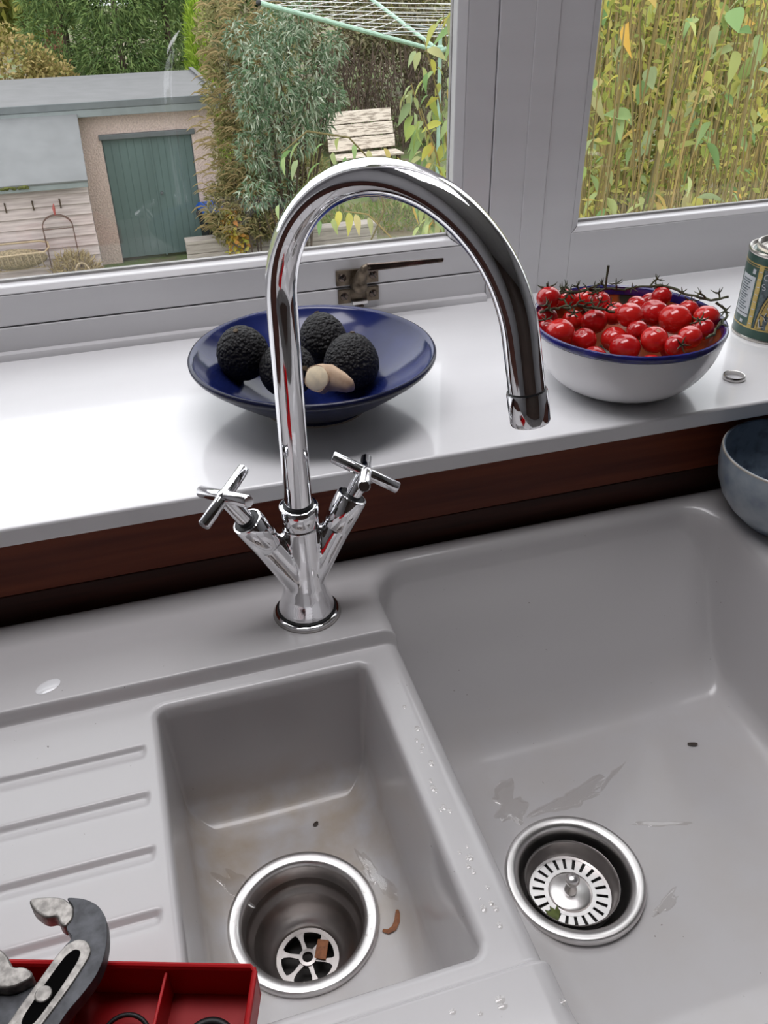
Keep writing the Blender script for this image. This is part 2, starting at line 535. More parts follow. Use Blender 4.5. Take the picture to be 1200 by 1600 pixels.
def sd_rect(X, Y, r, rad):
    x0, x1, y0, y1 = r
    cx, cy = (x0 + x1) / 2, (y0 + y1) / 2
    qx = np.abs(X - cx) - (x1 - x0) / 2 + rad
    qy = np.abs(Y - cy) - (y1 - y0) / 2 + rad
    return np.hypot(np.maximum(qx, 0), np.maximum(qy, 0)) + np.minimum(np.maximum(qx, qy), 0) - rad


def profile(depth, r1, r2, draft):
    """d (inside) -> z of a bowl section: rim fillet r1, wall with draft, floor fillet r2"""
    al = math.atan(draft)
    P = []
    for i in range(13):                          # rim fillet: from flat to the wall angle
        a = (PI / 2 - al) * i / 12
        P.append((r1 * math.sin(a), -r1 * (1 - math.cos(a))))
    x, z = P[-1]
    zb = -depth + r2 * (1 - math.cos(PI / 2 - al))
    x2 = x + (z - zb) * math.tan(al)
    for i in range(13):
        a = (PI / 2 - al) * (1 - i / 12)
        # fillet centre
        P.append((x2 + r2 * (math.sin(PI / 2 - al) - math.sin(a)), -depth + r2 * (1 - math.cos(a))))
    d = [p[0] for p in P]; zz = [p[1] for p in P]
    return np.array(d), np.array(zz)


PH = profile(0.122, 0.0065, 0.022, 0.06)
PM = profile(0.157, 0.0130, 0.024, 0.08)


def sstep(t):
    t = np.clip(t, 0, 1)
    return t * t * (3 - 2 * t)


def smax(a, b, k):
    h = np.clip(.5 + .5 * (a - b) / k, 0, 1)
    return b + (a - b) * h + k * h * (1 - h)


def sink_z(X, Y):
    X = np.asarray(X, float); Y = np.asarray(Y, float)
    # recess of drainer and half bowl, stepping down from the ledges (open to the main bowl)
    step = sstep((-0.0410 - Y) / .0062) * sstep((Y + 0.3265) / .008)
    base = -0.0110 * step * sstep((0.075 - X) / .01)
    # gentle crown of the ledge towards main bowl corner
    gro = np.zeros_like(X + Y)
    for gy in (-0.0968, -0.1392, -0.1834, -0.2280, -0.2730):
        dx = np.maximum(X - (-0.1440), 0)
        dd = np.hypot(dx, Y - gy)
        asym = np.where(Y > gy, 0.0022, 0.0062)
        gro = np.minimum(gro, -0.0032 * np.exp(-(np.abs(Y - gy) / asym) ** 2) * sstep(1 - dx / .005))
    z = base + gro * sstep((-X - .139) / .004)
    d1 = -sd_rect(X, Y, HALF, 0.014)
    h = np.interp(d1, PH[0], PH[1], left=0)
    rr = np.hypot(X - HD[0], Y - HD[1])
    h = h - 0.004 * sstep((d1 - .02) / .03) * sstep(1.3 - rr / .12)
    d2 = -sd_rect(X, Y, MAIN, 0.048)
    g = np.interp(d2, PM[0], PM[1], left=0)
    # the back wall of the main bowl leans further out
    lean = np.minimum(-(0.0470 - Y) * 1.66, 0.0)
    kk = .001 + .034 * sstep(-g / .10)
    g = np.where(d2 > 0, np.minimum(smax(g, lean, kk), 0), g)
    rm = np.hypot(X - MD[0], Y - MD[1])
    g = g - 0.011 * sstep((d2 - .03) / .06) * sstep(1.35 - rm / .20)
    z = z + h + g
    # outer edge round-over of the slab
    de = np.minimum(np.minimum(X - SKX0, SKX1 - X), np.minimum(Y - SKY0, SKY1 - Y))
    e = np.clip(1 - de / .008, 0, 1)
    return z - .008 * (1 - np.sqrt(np.clip(1 - e * e, 0, 1)))


def lines(segs):
    out = []
    for a, b, s in segs:
        n = max(1, int(round((b - a) / s)))
        out += [a + (b - a) * i / n for i in range(n)]
    out.append(segs[-1][1])
    return np.array(out)


xs = lines([(SKX0, SKX0 + .01, .002), (SKX0 + .01, -.16, .006), (-.16, -.1375, .0016), (-.1375, -.105, .0010), (-.105, .005, .003), (.005, .085, .0010), (.085, .36, .004), (.36, .425, .0014), (.425, SKX1 - .01, .006), (SKX1 - .01, SKX1, .002)])
ys = lines([(SKY0, SKY0 + .01, .002), (SKY0 + .01, -.405, .004), (-.405, -.345, .002), (-.345, -.28, .0011), (-.28, -.10, .0014), (-.10, -.035, .0009), (-.035, SKY1 - .009, .0018), (SKY1 - .009, SKY1, .0015)])
GX, GY = np.meshgrid(xs, ys, indexing='ij')
GZ = sink_z(GX, GY)
nx, ny = len(xs), len(ys)
verts = np.stack([GX.ravel(), GY.ravel(), GZ.ravel()], 1)
idx = np.arange(nx * ny).reshape(nx, ny)
cxm = (GX[:-1, :-1] + GX[1:, 1:]) / 2
cym = (GY[:-1, :-1] + GY[1:, 1:]) / 2
keep = (np.hypot(cxm - HD[0], cym - HD[1]) > .0478) & (np.hypot(cxm - MD[0], cym - MD[1]) > .0478)
quads = np.stack([idx[:-1, :-1], idx[1:, :-1], idx[1:, 1:], idx[:-1, 1:]], -1)[keep]
# skirt down round the slab
ring = list(idx[:, 0]) + list(idx[-1, 1:]) + list(idx[-2::-1, -1]) + list(idx[0, -2:0:-1])
b0 = len(verts)
sk = verts[ring].copy(); sk[:, 2] = -.055
verts = np.vstack([verts, sk])
rn = len(ring)
side = np.array([(ring[i], b0 + i, b0 + (i + 1) % rn, ring[(i + 1) % rn]) for i in range(rn)])
quads = np.vstack([quads, side])
me = bpy.data.meshes.new('basin')
me.vertices.add(len(verts)); me.vertices.foreach_set('co', verts.ravel())
me.loops.add(quads.size); me.loops.foreach_set('vertex_index', quads.ravel().astype(np.int32))
me.polygons.add(len(quads)); me.polygons.foreach_set('loop_start', np.arange(0, quads.size, 4, dtype=np.int32))
me.update(calc_edges=True)
me.polygons.foreach_set('use_smooth', np.ones(len(quads), dtype=bool))
stain = np.zeros(len(verts))
zz = verts[:, 2]
hx = -sd_rect(verts[:, 0], verts[:, 1], HALF, .016)
stain = np.where(hx > 0, sstep((-.085 - zz) / .05) * .95, 0)
stain *= np.where(hx > 0, sstep((verts[:, 1] + .30) / .20), 1)
hm = -sd_rect(verts[:, 0], verts[:, 1], MAIN, .034)
stain = np.where(hm > 0, sstep((-.11 - zz) / .05) * .10, stain)
a_ = me.attributes.new('stain', 'FLOAT', 'POINT')
a_.data.foreach_set('value', stain.astype(np.float32))
me.validate()

sink = empty('kitchen_sink', (0, 0, 0))
tag(sink, 'white ceramic one and a half bowl sink with ribbed drainer', 'sink')
link_mesh('basin', me, M['ceramic'], sink)

# worktop carcass that carries the sink (below the rim, all round)
wt = empty('worktop', (0, -.2, -.09))
tag(wt, 'wooden worktop that carries the white ceramic sink', 'worktop')
for a, b in (((RX0, -.50, -.095), (SKX0 + .03, .062, -.0552)), ((SKX1 - .03, -.50, -.095), (RX1, .062, -.0552)), ((SKX0 + .03, -.50, -.095), (SKX1 - .03, -.43, -.0552))):
    MB().box(a, b).build('worktop_slab', M['wood_dark'], wt, bevel=.002).location = (0, .2, .09)


def sz(x, y):
    return float(sink_z(np.array([x]), np.array([y]))[0])


# ---- wastes (fixed in the sink) ---------------------------------------------
def drain(cx, cy, z, prof, name='drain_flange'):
    m = MB().lathe(prof, 72)
    return m.build(name, M['steel'], sink, smooth=True, angle=60, loc=(cx, cy, z))


zh = max(sz(HD[0] + .052 * math.cos(a), HD[1] + .052 * math.sin(a)) for a in np.linspace(0, 6.28, 40))
zm = max(sz(MD[0] + .052 * math.cos(a), MD[1] + .052 * math.sin(a)) for a in np.linspace(0, 6.28, 40))
f1 = drain(HD[0], HD[1], zh, [(.0560, -.003), (.0562, .0002), (.0556, .0016), (.0535, .0022), (.0480, .0014), (.0458, .0000), (.0448, -.0025), (.0440, -.012), (.0437, -.0150)])
cupm = MB().lathe([(.0437, -.0150), (.0434, -.022), (.0424, -.0255), (.0395, -.0280), (.0385, -.0300), (.0370, -.0360), (.0330, -.0440), (.0275, -.0490), (.0250, -.0500), (.0245, -.0510), (.0243, -.0580), (.0240, -.075)], 72)
cupm.f = [f for f in cupm.f if len(f) == 4]
cupm.build('drain_cup', M['steel_dark'], f1, smooth=True, angle=60)
bmd = bmesh.new(); bmd.from_mesh(f1.data)
bmesh.ops.delete(bmd, geom=[f for f in bmd.faces if len(f.verts) > 10], context='FACES'); bmd.to_mesh(f1.data); bmd.free()
# wheel shaped grid at the bottom: rim, hub, six spokes
gr = MB()
gr.lathe([(.0205, -.001), (.0242, -.001), (.0242, .001), (.0205, .001)], 48, closed=True)
gr.lathe([(.0042, -.002), (.0072, -.002), (.0068, .002), (.0042, .0022)], 28, closed=True)
for k in range(6):
    a = k * PI / 3 + .62
    R_ = Matrix.Rotation(a, 4, 'Z')
    gr.prism([(.0060, -.0018), (.0140, -.0014), (.0185, -.0024), (.0216, -.0052), (.0216, .0052), (.0185, .0024), (.0140, .0014), (.0060, .0018)], -.0008, .0008, R_)
g1 = gr.build('drain_grid', M['steel_dark'], f1, smooth=True, angle=35)
g1.location = (0, 0, -.0535)
MB().lathe([(.0001, -.074), (.0238, -.074), (.0238, -.066)], 32).build('drain_pipe', M['pipe'], f1)
f2 = drain(MD[0], MD[1], zm, [(.0560, -.003), (.0562, .0004), (.0555, .0020), (.0535, .0026), (.0490, .0022), (.0455, .0004), (.0442, -.003), (.0434, -.016), (.0428, -.026), (.0400, -.0300), (.0240, -.0500), (.0238, -.062)])
bmd = bmesh.new(); bmd.from_mesh(f2.data)
bmesh.ops.delete(bmd, geom=[f for f in bmd.faces if len(f.verts) > 10], context='FACES'); bmd.to_mesh(f2.data); bmd.free()
MB().lathe([(.0001, -.060), (.0236, -.060), (.0236, -.054)], 32).build('drain_pipe', M['pipe'], f2)

# basket strainer standing in the main waste
bs = empty('basket_strainer', (MD[0] - .001, MD[1] + .0005, zm - .020))
tag(bs, 'steel basket strainer plug with knob in the large bowl drain', 'strainer')
cup = MB()
cup.lathe([(.0372, .0120), (.0382, .0125), (.0384, .0112), (.0374, .0100), (.0362, .0010), (.0340, -.0030), (.0322, -.0040), (.0322, -.0030), (.0336, -.0020), (.0352, .0015), (.0364, .0110)], 64, closed=True)
cup.build('basket_rim', M['steel_dark'], bs, smooth=True, angle=60)
fl = MB()
NS = 22
for k in range(NS):                              # bars between the slots, then inner ring
    a = 2 * PI * k / NS
    R_ = Matrix.Rotation(a, 4, 'Z')
    w0, w1_ = .0018, .0030
    fl.prism([(.0205, -w0), (.0312, -w1_), (.0312, w1_), (.0205, w0)], -.0040, -.0026, R_)
fl.lathe([(.0305, -.0042), (.0332, -.0042), (.0332, -.0024), (.0305, -.0024)], 64, closed=True)
fl.lathe([(.0175, -.0042), (.0212, -.0040), (.0212, -.0024), (.0175, -.0024)], 48, closed=True)
fl.build('slotted_floor', M['steel'], bs)
MB().lathe([(.0001, .0004), (.0150, .0002), (.0172, -.0008), (.0180, -.0026), (.0180, -.0042), (.0001, -.0042)][::-1], 48).build('centre_disc', M['steel'], bs, smooth=True)
kn = MB().lathe([(.0001, .0190), (.0035, .0186), (.0054, .0168), (.0060, .0146), (.0052, .0124), (.0034, .0108), (.0026, .0090), (.0030, .0060), (.0048, .0030), (.0052, .0004)][::-1], 28)
kn.build('knob', M['steel'], bs, smooth=True)
MB().lathe([(.0001, -.0300), (.0090, -.0300), (.0120, -.0200), (.0120, -.0044), (.0001, -.0044)], 28).build('stopper', M['black'], bs)
MB().lathe([(.0121, -.0052), (.0318, -.0052), (.0318, -.0062), (.0121, -.0062)], 40, closed=True).build('slot_shade', M['pipe'], bs)  # dark ring painting the shade beneath the open slots

# =================================================================== TAP
tap = empty('mixer_tap', (0, 0, 0))
tag(tap, 'chrome swan neck mixer tap with two cross handles', 'tap')
MB().lathe([(.0001, 0), (.0262, 0), (.0266, .0012), (.0262, .0030), (.0248, .0040), (.0001, .0042)], 64).build('base_ring', M['chrome'], tap, smooth=True)
MB().lathe([(.0240, .0040), (.0246, .0046), (.0242, .0058), (.0225, .0060)], 48, closed=True).build('base_seal', M['black'], tap, smooth=True)
SIDES = ((-1, .1175, .0283, .498, -.1795, 2.0486, .0270), (1, .1091, .0303, .5137, -.0007, -.344, .0283))


def side_axes(s, tilt, yaw):
    a = Vector((s * math.sin(tilt) * math.cos(yaw), math.sin(tilt) * math.sin(yaw), math.cos(tilt)))
    e1 = Vector((s * math.cos(tilt) * math.cos(yaw), math.cos(tilt) * math.sin(yaw), -math.sin(tilt)))
    return a, e1, a.cross(e1)


body = MB()
body.lathe([(.0001, .0050), (.0234, .0050), (.0230, .0075), (.0212, .0130), (.0186, .0210), (.0166, .0310), (.0156, .0450), (.0152, .0700), (.0150, .0900), (.0001, .0900)], 64)
for s, L, z0, tilt, yaw, ph, hl in SIDES:
    a, e1, e2 = side_axes(s, tilt, yaw)
    p0 = Vector((0, 0, z0))
    body.tube([p0 - a * .008, p0 + a * .02, p0 + a * .045, p0 + a * .0600], [.0135, .0130, .0122, .0120], 48)
bo = body.build('tap_body', M['chrome'], tap, smooth=True)
rm_ = bo.modifiers.new('blend', 'REMESH'); rm_.mode = 'VOXEL'; rm_.voxel_size = .00085; rm_.use_smooth_shade = True
sm_ = bo.modifiers.new('smooth', 'SMOOTH'); sm_.factor = .5; sm_.iterations = 28
MB().lathe([(.0001, .0895), (.0146, .0895), (.0151, .0900), (.0151, .1060), (.0146, .1066), (.0125, .1068), (.0001, .1068)], 56).build('spout_collar', M['chrome'], tap, smooth=True, angle=50)
MB().lathe([(.0106, .1066), (.0120, .1066), (.0120, .1082), (.0106, .1082)], 40, closed=True).build('spout_seal', M['black'], tap)
for s, L, z0, tilt, yaw, ph, hl in SIDES:
    a, e1, e2 = side_axes(s, tilt, yaw)
    p0 = Vector((0, 0, z0))
    Mx = axis_matrix(p0, a)
    MB().lathe([(.0001, .0585), (.0119, .0585), (.0124, .0592), (.0124, .0860), (.0118, .0872), (.0104, .0875), (.0100, .0850), (.0001, .0845)], 48, Mx).build('valve_sleeve', M['chrome'], tap, smooth=True, angle=45)
    MB().lathe([(.0066, .0850), (.0098, .0850), (.0096, .0874), (.0066, .0876)], 36, Mx, closed=True).build('valve_seal', M['black'], tap)
    hub = MB().lathe([(.0001, .0840), (.0064, .0840), (.0066, L - .004), (.0058, L + .003), (.0030, L + .0048), (.0001, L + .0050)], 36, Mx).build('cross_handle', M['chrome'], tap, smooth=True, angle=50)
    c0 = p0 + a * L
    for k in range(2):
        d = (e1 * math.cos(ph + k * PI / 2) + e2 * math.sin(ph + k * PI / 2)).normalized()
        MB().lathe([(.0001, -hl), (.0040, -hl), (.0047, -hl + .0008), (.0047, hl - .0008), (.0040, hl), (.0001, hl)], 28, axis_matrix(c0, d)).build('handle_bar', M['chrome'], hub, smooth=True, angle=45)
# spout
TH, SH, SR, ST, SPH = -.9335, .2676, .0897, .0105, 2.9699
pth = [Vector((0, 0, .100)), Vector((0, 0, .16)), Vector((0, 0, .22))]
for i in range(49):
    t = SPH * i / 48
    s_ = SR - SR * math.cos(t)
    pth.append(Vector((s_ * math.cos(TH), s_ * math.sin(TH), SH + SR * math.sin(t))))
dr = (pth[-1] - pth[-2]).normalized()
end = pth[-1] + dr * .0300
pth.append(end)
sp = MB().tube(pth, ST, 40).build('spout', M['chrome'], tap, smooth=True, angle=50)
Mx = axis_matrix(end, dr)
MB().lathe([(.0098, -.0015), (.0114, -.0015), (.0117, -.0008), (.0117, .0165), (.0110, .0180), (.0092, .0182), (.0088, .0150), (.0001, .0145)], 44, Mx).build('aerator', M['chrome'], sp, smooth=True, angle=45)
MB().lathe([(.0104, -.0022), (.0108, -.0022), (.0108, -.0012), (.0104, -.0012)], 40, Mx, closed=True).build('aerator_seal', M['black'], sp)
# dark sealant ring under the tap
seal = MB().lathe([(.0262, .0000), (.0282, .0001), (.0278, .0009), (.0262, .0012)], 56, closed=True).build('sealant_ring', mat('sealant', (0.34, 0.32, 0.31), rough=.4, var=.3, scale=60), tap, smooth=True)
# =================================================================== CONTINUE
random.seed(4)
# =================================================================== THINGS ON THE SILL
# ---- blue bowl ------------------------------------------------------------
M['blue'] = mat('cobalt_glaze', (0.007, 0.010, 0.046), rough=0.26, coat=0.08, spec=.35, coat_rough=0.06, col2=(0.004, 0.005, 0.022), scale=14, stretch=(1, 1, 3), bump=0.08, bscale=25)
M['blue_in'] = mat('cobalt_glaze_inside', (0.014, 0.024, 0.135), rough=0.14, coat=0.1, spec=.42, coat_rough=0.05, col2=(0.008, 0.013, 0.07), scale=12)
M['clay'] = mat('bare_clay', (0.32, 0.27, 0.22), rough=0.8, var=.2, scale=60)
BB = (0.054, 0.173, SILL_Z)
bowl = empty('blue_bowl', BB)
tag(bowl, 'wide dark blue glazed bowl holding avocados and ginger', 'bowl')
outp = [(.0001, .0020), (.0450, .0020), (.0455, .0005), (.0490, .0005), (.0500, .0030), (.0495, .0055)]
for i in range(13):                                # throwing rings on the outside
    t = i / 12
    r = .0505 + (.1085 - .0505) * (t ** .90)
    outp.append((r + .0006 * (i % 2), .0060 + .0405 * t ** 1.05))
outp += [(.1102, .0482), (.1118, .0505), (.1119, .0525), (.1110, .0540), (.1094, .0545)]
mo_ = MB().lathe(outp, 96); mo_.f = [f for f in mo_.f if len(f) <= 4]
mo_.build('bowl_wall', M['blue'], bowl, smooth=True, angle=70)
inp = [(.1094, .0545), (.1072, .0538), (.1054, .0518), (.1020, .0476), (.0930, .0405), (.0780, .0300), (.0620, .0180), (.0500, .0100), (.0380, .0070), (.0001, .0062)]
mi = MB().lathe(inp, 96)
mi.f = [f for f in mi.f if len(f) <= 4]
mi.build('bowl_inside', M['blue_in'], bowl, smooth=True)
MB().lathe([(.0452, 0), (.0492, 0), (.0498, .0028), (.0450, .0022)], 64, closed=True).build('foot_ring', M['clay'], bowl, smooth=True)


# ---- avocados ---------------------------------------------------------------
def avocado_mat():
    m = mat('avocado_skin', (0.010, 0.009, 0.010), rough=0.5, spec=.28)
    nt = m.node_tree
    b = nt.nodes['Principled BSDF']
    tc = nt.nodes.new('ShaderNodeTexCoord')
    v = nt.nodes.new('ShaderNodeTexVoronoi'); v.inputs['Scale'].default_value = 330
    n = nt.nodes.new('ShaderNodeTexNoise'); n.inputs['Scale'].default_value = 280; n.inputs['Detail'].default_value = 3
    nt.links.new(tc.outputs['Object'], v.inputs['Vector']); nt.links.new(tc.outputs['Object'], n.inputs['Vector'])
    ad = nt.nodes.new('ShaderNodeMath'); ad.operation = 'SUBTRACT'
    nt.links.new(n.outputs['Fac'], ad.inputs[0]); nt.links.new(v.outputs['Distance'], ad.inputs[1])
    bp = nt.nodes.new('ShaderNodeBump'); bp.inputs['Strength'].default_value = 1.0; bp.inputs['Distance'].default_value = .0016
    nt.links.new(ad.outputs[0], bp.inputs['Height']); nt.links.new(bp.outputs[0], b.inputs['Normal'])
    return m


M['avo'] = avocado_mat()
AV = [((-0.0061, 0.1973, 0.1500), .0240, 1.08, (.3, -.2, 0), 'rough black avocado leaning on the far side of the blue bowl, apart from the rest'),
      ((0.0750, 0.2227, 0.1415), .0235, 1.10, (-.3, .3, 1), 'rough black avocado at the back of the blue bowl towards the window'),
      ((0.0289, 0.1641, 0.1421), .0250, 1.02, (1.2, .2, .4), 'smoother greyish black avocado behind the ginger, partly behind the tap pipe'),
      ((0.0907, 0.1763, 0.1360), .0258, 1.03, (.2, .15, 2), 'rough black avocado beside the ginger tip in the blue bowl')]
for c, r, el, rot, lab in AV:
    m = MB()
    prof = []
    for i in range(33):
        p = -PI / 2 + PI * i / 32
        rr = r * math.cos(p) * (1 - .10 * math.sin(p))
        prof.append((max(rr, .0001), r * el * math.sin(p)))
    m.lathe(prof, 48)
    o = m.build('avocado', M['avo'], None, smooth=True)
    vv = o.data.vertices
    for v in vv:
        n = v.co.normalized()
        k = math.sin(n.x * 31 + 2 * math.sin(n.y * 23)) * math.sin(n.y * 29 + n.z * 17) * math.sin(n.z * 33 + n.x * 11)
        v.co += n * k * .00045
    o.location = c; o.rotation_euler = rot
    tag(o, lab, 'avocado', 'avocados in the blue bowl')
    st = MB().lathe([(.0001, -.001), (.0026, -.001), (.0022, .0012), (.0001, .0014)][::1], 12, Matrix.Translation((0, 0, r * el - .0002))).build('stem_end', mat('stem_brown', (.10, .07, .04), rough=.8), o)

# ---- ginger -----------------------------------------------------------------
M['ginger'] = mat('ginger_skin', (0.60, 0.43, 0.29), rough=0.65, col2=(0.42, 0.27, 0.17), scale=90, bump=.3, bscale=200, bdist=.0006)
M['ginger_cut'] = mat('ginger_flesh', (0.86, 0.72, 0.50), rough=0.6, var=.12, scale=180)
gp = [Vector((0.0445, 0.1170, 0.1525)), Vector((0.0500, 0.1225, 0.1490)), Vector((0.0575, 0.1215, 0.1490)), Vector((0.0650, 0.1160, 0.1465)), Vector((0.0715, 0.1105, 0.1440)), Vector((0.0740, 0.1085, 0.1430))]
gin = MB().tube(gp, [.0118, .0128, .0120, .0088, .0068, .0040], 24)
gino = gin.build('ginger_root', M['ginger'], None, smooth=True, angle=60)
for v in gino.data.vertices:
    v.co += Vector((math.sin(v.co.z * 420), math.sin(v.co.x * 380), math.sin(v.co.y * 400 + v.co.x * 300))) * .0006
tag(gino, 'cut piece of pale brown ginger root in the blue bowl', 'ginger')
gd = (gp[0] - gp[1]).normalized()
MB().lathe([(.0001, .0012), (.0098, .0010), (.0110, 0), (.0108, -.0006)][::-1], 24, axis_matrix(gp[0], gd)).build('cut_face', M['ginger_cut'], gino, smooth=True)

# ---- tomato bowl --------------------------------------------------------------
M['enamel'] = mat('white_glaze', (0.78, 0.77, 0.78), rough=0.22, coat=.5, coat_rough=.08, var=.03, scale=10)
M['rim_blue'] = mat('blue_rim_glaze', (0.020, 0.020, 0.20), rough=0.2, coat=.5, col2=(.012, .012, .09), scale=60)


def bowl_inside_mat():
    m = mat('painted_inside', (0.50, 0.12, 0.03), rough=0.2, coat=.4)
    nt = m.node_tree
    b = nt.nodes['Principled BSDF']
    tc = nt.nodes.new('ShaderNodeTexCoord')
    wv = nt.nodes.new('ShaderNodeTexVoronoi'); wv.inputs['Scale'].default_value = 34; wv.feature = 'F1'
    nt.links.new(tc.outputs['Object'], wv.inputs['Vector'])
    r = nt.nodes.new('ShaderNodeValToRGB')
    e = r.color_ramp.elements
    e[0].position = .0; e[0].color = (.02, .05, .03, 1); e[1].position = .42; e[1].color = (.42, .11, .03, 1)
    e.new(.30).color = (.03, .05, .04, 1); e.new(.85).color = (.42, .07, .03, 1)
    nt.links.new(wv.outputs['Distance'], r.inputs[0]); nt.links.new(r.outputs[0], b.inputs['Base Color'])
    return m


TB = (0.3438, 0.1241, SILL_Z)
tb = empty('tomato_bowl', TB)
tag(tb, 'white bowl with cobalt blue rim, heaped with vine tomatoes', 'bowl')
op = [(.0001, .0010), (.0330, .0010), (.0345, .0000), (.0385, .0000), (.0400, .0015)]
for i in range(1, 15):
    t = i / 14 * 1.42
    op.append((.040 + (.0885 - .040) * math.sin(t) / math.sin(1.42), .0015 + .0570 * (1 - math.cos(t)) / (1 - math.cos(1.42))))
mo_ = MB().lathe(op, 96); mo_.f = [f for f in mo_.f if len(f) <= 4]
mo_.build('bowl_wall', M['enamel'], tb, smooth=True, angle=60)
rp = [(.0884, .0585), (.0896, .0600), (.0900, .0630), (.0892, .0652), (.0878, .0658), (.0858, .0645), (.0850, .0615), (.0846, .0570), (.0855, .0570)]
MB().lathe(rp, 96, closed=True).build('rim_band', M['rim_blue'], tb, smooth=True)
ip = []
for i in range(15):
    t = i / 14 * PI / 2
    ip.append((max(.0852 * math.cos(t), .0001), .0600 - .0540 * math.sin(t)))
mi = MB().lathe(ip, 96); mi.f = [f for f in mi.f if len(f) <= 4]
mi.build('bowl_inside', bowl_inside_mat(), tb, smooth=True)

M['tomato'] = mat('tomato_skin', (0.56, 0.012, 0.012), rough=0.16, coat=.5, coat_rough=.05, col2=(0.40, 0.006, 0.008), scale=45, spec=.5)
M['tomato2'] = mat('tomato_skin_bright', (0.66, 0.022, 0.016), rough=0.16, coat=.5, coat_rough=.05, col2=(0.52, 0.010, 0.010), scale=45)
M['calyx'] = mat('tomato_stalk', (0.075, 0.085, 0.040), rough=0.75, col2=(0.045, 0.042, 0.022), scale=120)
TOM = [(0.2795, 0.1609, 0.1797, 0.0111), (0.3152, 0.1924, 0.1627, 0.0106), (0.2808, 0.1632, 0.1591, 0.0103), (0.2753, 0.1245, 0.1603, 0.0130),
       (0.3035, 0.1288, 0.1472, 0.0115), (0.3157, 0.1752, 0.1480, 0.0101), (0.3257, 0.1520, 0.1539, 0.0122), (0.3342, 0.1261, 0.1448, 0.0123),
       (0.3307, 0.1010, 0.1469, 0.0138), (0.3517, 0.1333, 0.1638, 0.0122), (0.3490, 0.1137, 0.1569, 0.0095), (0.3554, 0.0936, 0.1548, 0.0123),
       (0.3862, 0.1458, 0.1568, 0.0136), (0.3917, 0.1189, 0.1605, 0.0147), (0.4008, 0.1588, 0.1678, 0.0095), (0.4142, 0.1032, 0.1651, 0.0116),
       (0.4001, 0.0874, 0.1615, 0.0104), (0.3818, 0.0786, 0.1596, 0.0107), (0.3636, 0.0725, 0.1562, 0.0095), (0.3481, 0.1551, 0.1579, 0.0113),
       (0.3419, 0.1753, 0.1630, 0.0112), (0.4175, 0.1361, 0.1603, 0.0095), (0.3988, 0.1732, 0.1566, 0.0095), (0.3401, 0.1966, 0.1588, 0.0113),
       (0.2735, 0.1458, 0.1557, 0.0095), (0.3809, 0.1691, 0.1569, 0.0095), (0.302, 0.103, 0.1400, 0.0115), (0.343, 0.0735, 0.1380, 0.0115), (0.380, 0.098, 0.1400, 0.0112), (0.372, 0.120, 0.1400, 0.0110), (0.300, 0.155, 0.1380, 0.0105)]
tprof = [(max(math.cos(-PI / 2 + PI * i / 20) * (1 + .04 * math.sin(PI * i / 20)), .0001), .96 * math.sin(-PI / 2 + PI * i / 20) - (.10 * max(0, (i - 17) / 3) ** 2 if i > 17 else 0)) for i in range(21)]
tme = [MB().lathe(tprof, 28).mesh('tomato', True) for _ in range(2)]
tme[0].materials.append(M['tomato']); tme[1].materials.append(M['tomato2'])
cx = MB()                                           # calyx: five curled sepals and a stub
for k in range(5):
    a = 2 * PI * k / 5
    d = Vector((math.cos(a), math.sin(a), 0))
    cx.tube([d * .05 + Vector((0, 0, .90)), d * .35 + Vector((0, 0, .93)), d * .70 + Vector((0, 0, 1.02)), d * .90 + Vector((0, 0, 1.20))], [.07, .085, .055, .012], 6)
cx.tube([(0, 0, .85), (.03, .02, 1.05), (.10, .05, 1.30)], [.10, .07, .06], 7)
cme = cx.mesh('calyx', True); cme.materials.append(M['calyx'])
WITH_CALYX = {0, 1, 5, 6, 14, 16, 18, 20, 21, 24}
LABEL = {0: 'round red tomato perched highest on the rim of the blue-rimmed bowl', 13: 'largest plump red tomato in the middle of the blue-rimmed bowl',
         14: 'small red tomato under dry stalks at the window side of the bowl', 15: 'round red tomato at the bowl edge nearest the syrup tin',
         8: 'shiny oval red tomato lying against the front of the blue rim', 11: 'red tomato showing a pale stalk scar on top',
         18: 'small red tomato with its green calyx turned outwards at the rim'}
for i, (x, y, z, r) in enumerate(TOM):
    t = bpy.data.objects.new('tomato', tme[i % 2]); COL.objects.link(t)
    t.location = (x, y, z); t.scale = (r, r, r)
    t.rotation_euler = (random.uniform(-.5, .3), random.uniform(-.5, .5), random.uniform(0, 6))
    if i == 18: t.rotation_euler = (1.1, .2, 0)
    if i == 11: t.rotation_euler = (.35, 0, 0)
    if i in (0, 6, 14): t.rotation_euler = (-.5, .4, .5)
    tag(t, LABEL.get(i, ('glossy red vine tomato in the bowl on the side by the tap spout' if x < .325 else 'glossy red vine tomato in the bowl on the side by the syrup tin' if x > .375 else 'glossy red vine tomato in the middle of the bowl near the window' if y > .14 else 'glossy red vine tomato in the middle of the bowl near the sink')), 'tomato', 'vine tomatoes in the blue-rimmed bowl')
    if i in WITH_CALYX:
        c = bpy.data.objects.new('calyx', cme); COL.objects.link(c); c.parent = t
    elif i == 11:
        MB().lathe([(.0001, .93), (.16, .90), (.20, .86)][::-1], 14).build('stalk_scar', M['calyx_pale'] if 'calyx_pale' in M else mat('pale_scar', (.55, .30, .22), rough=.7), t)


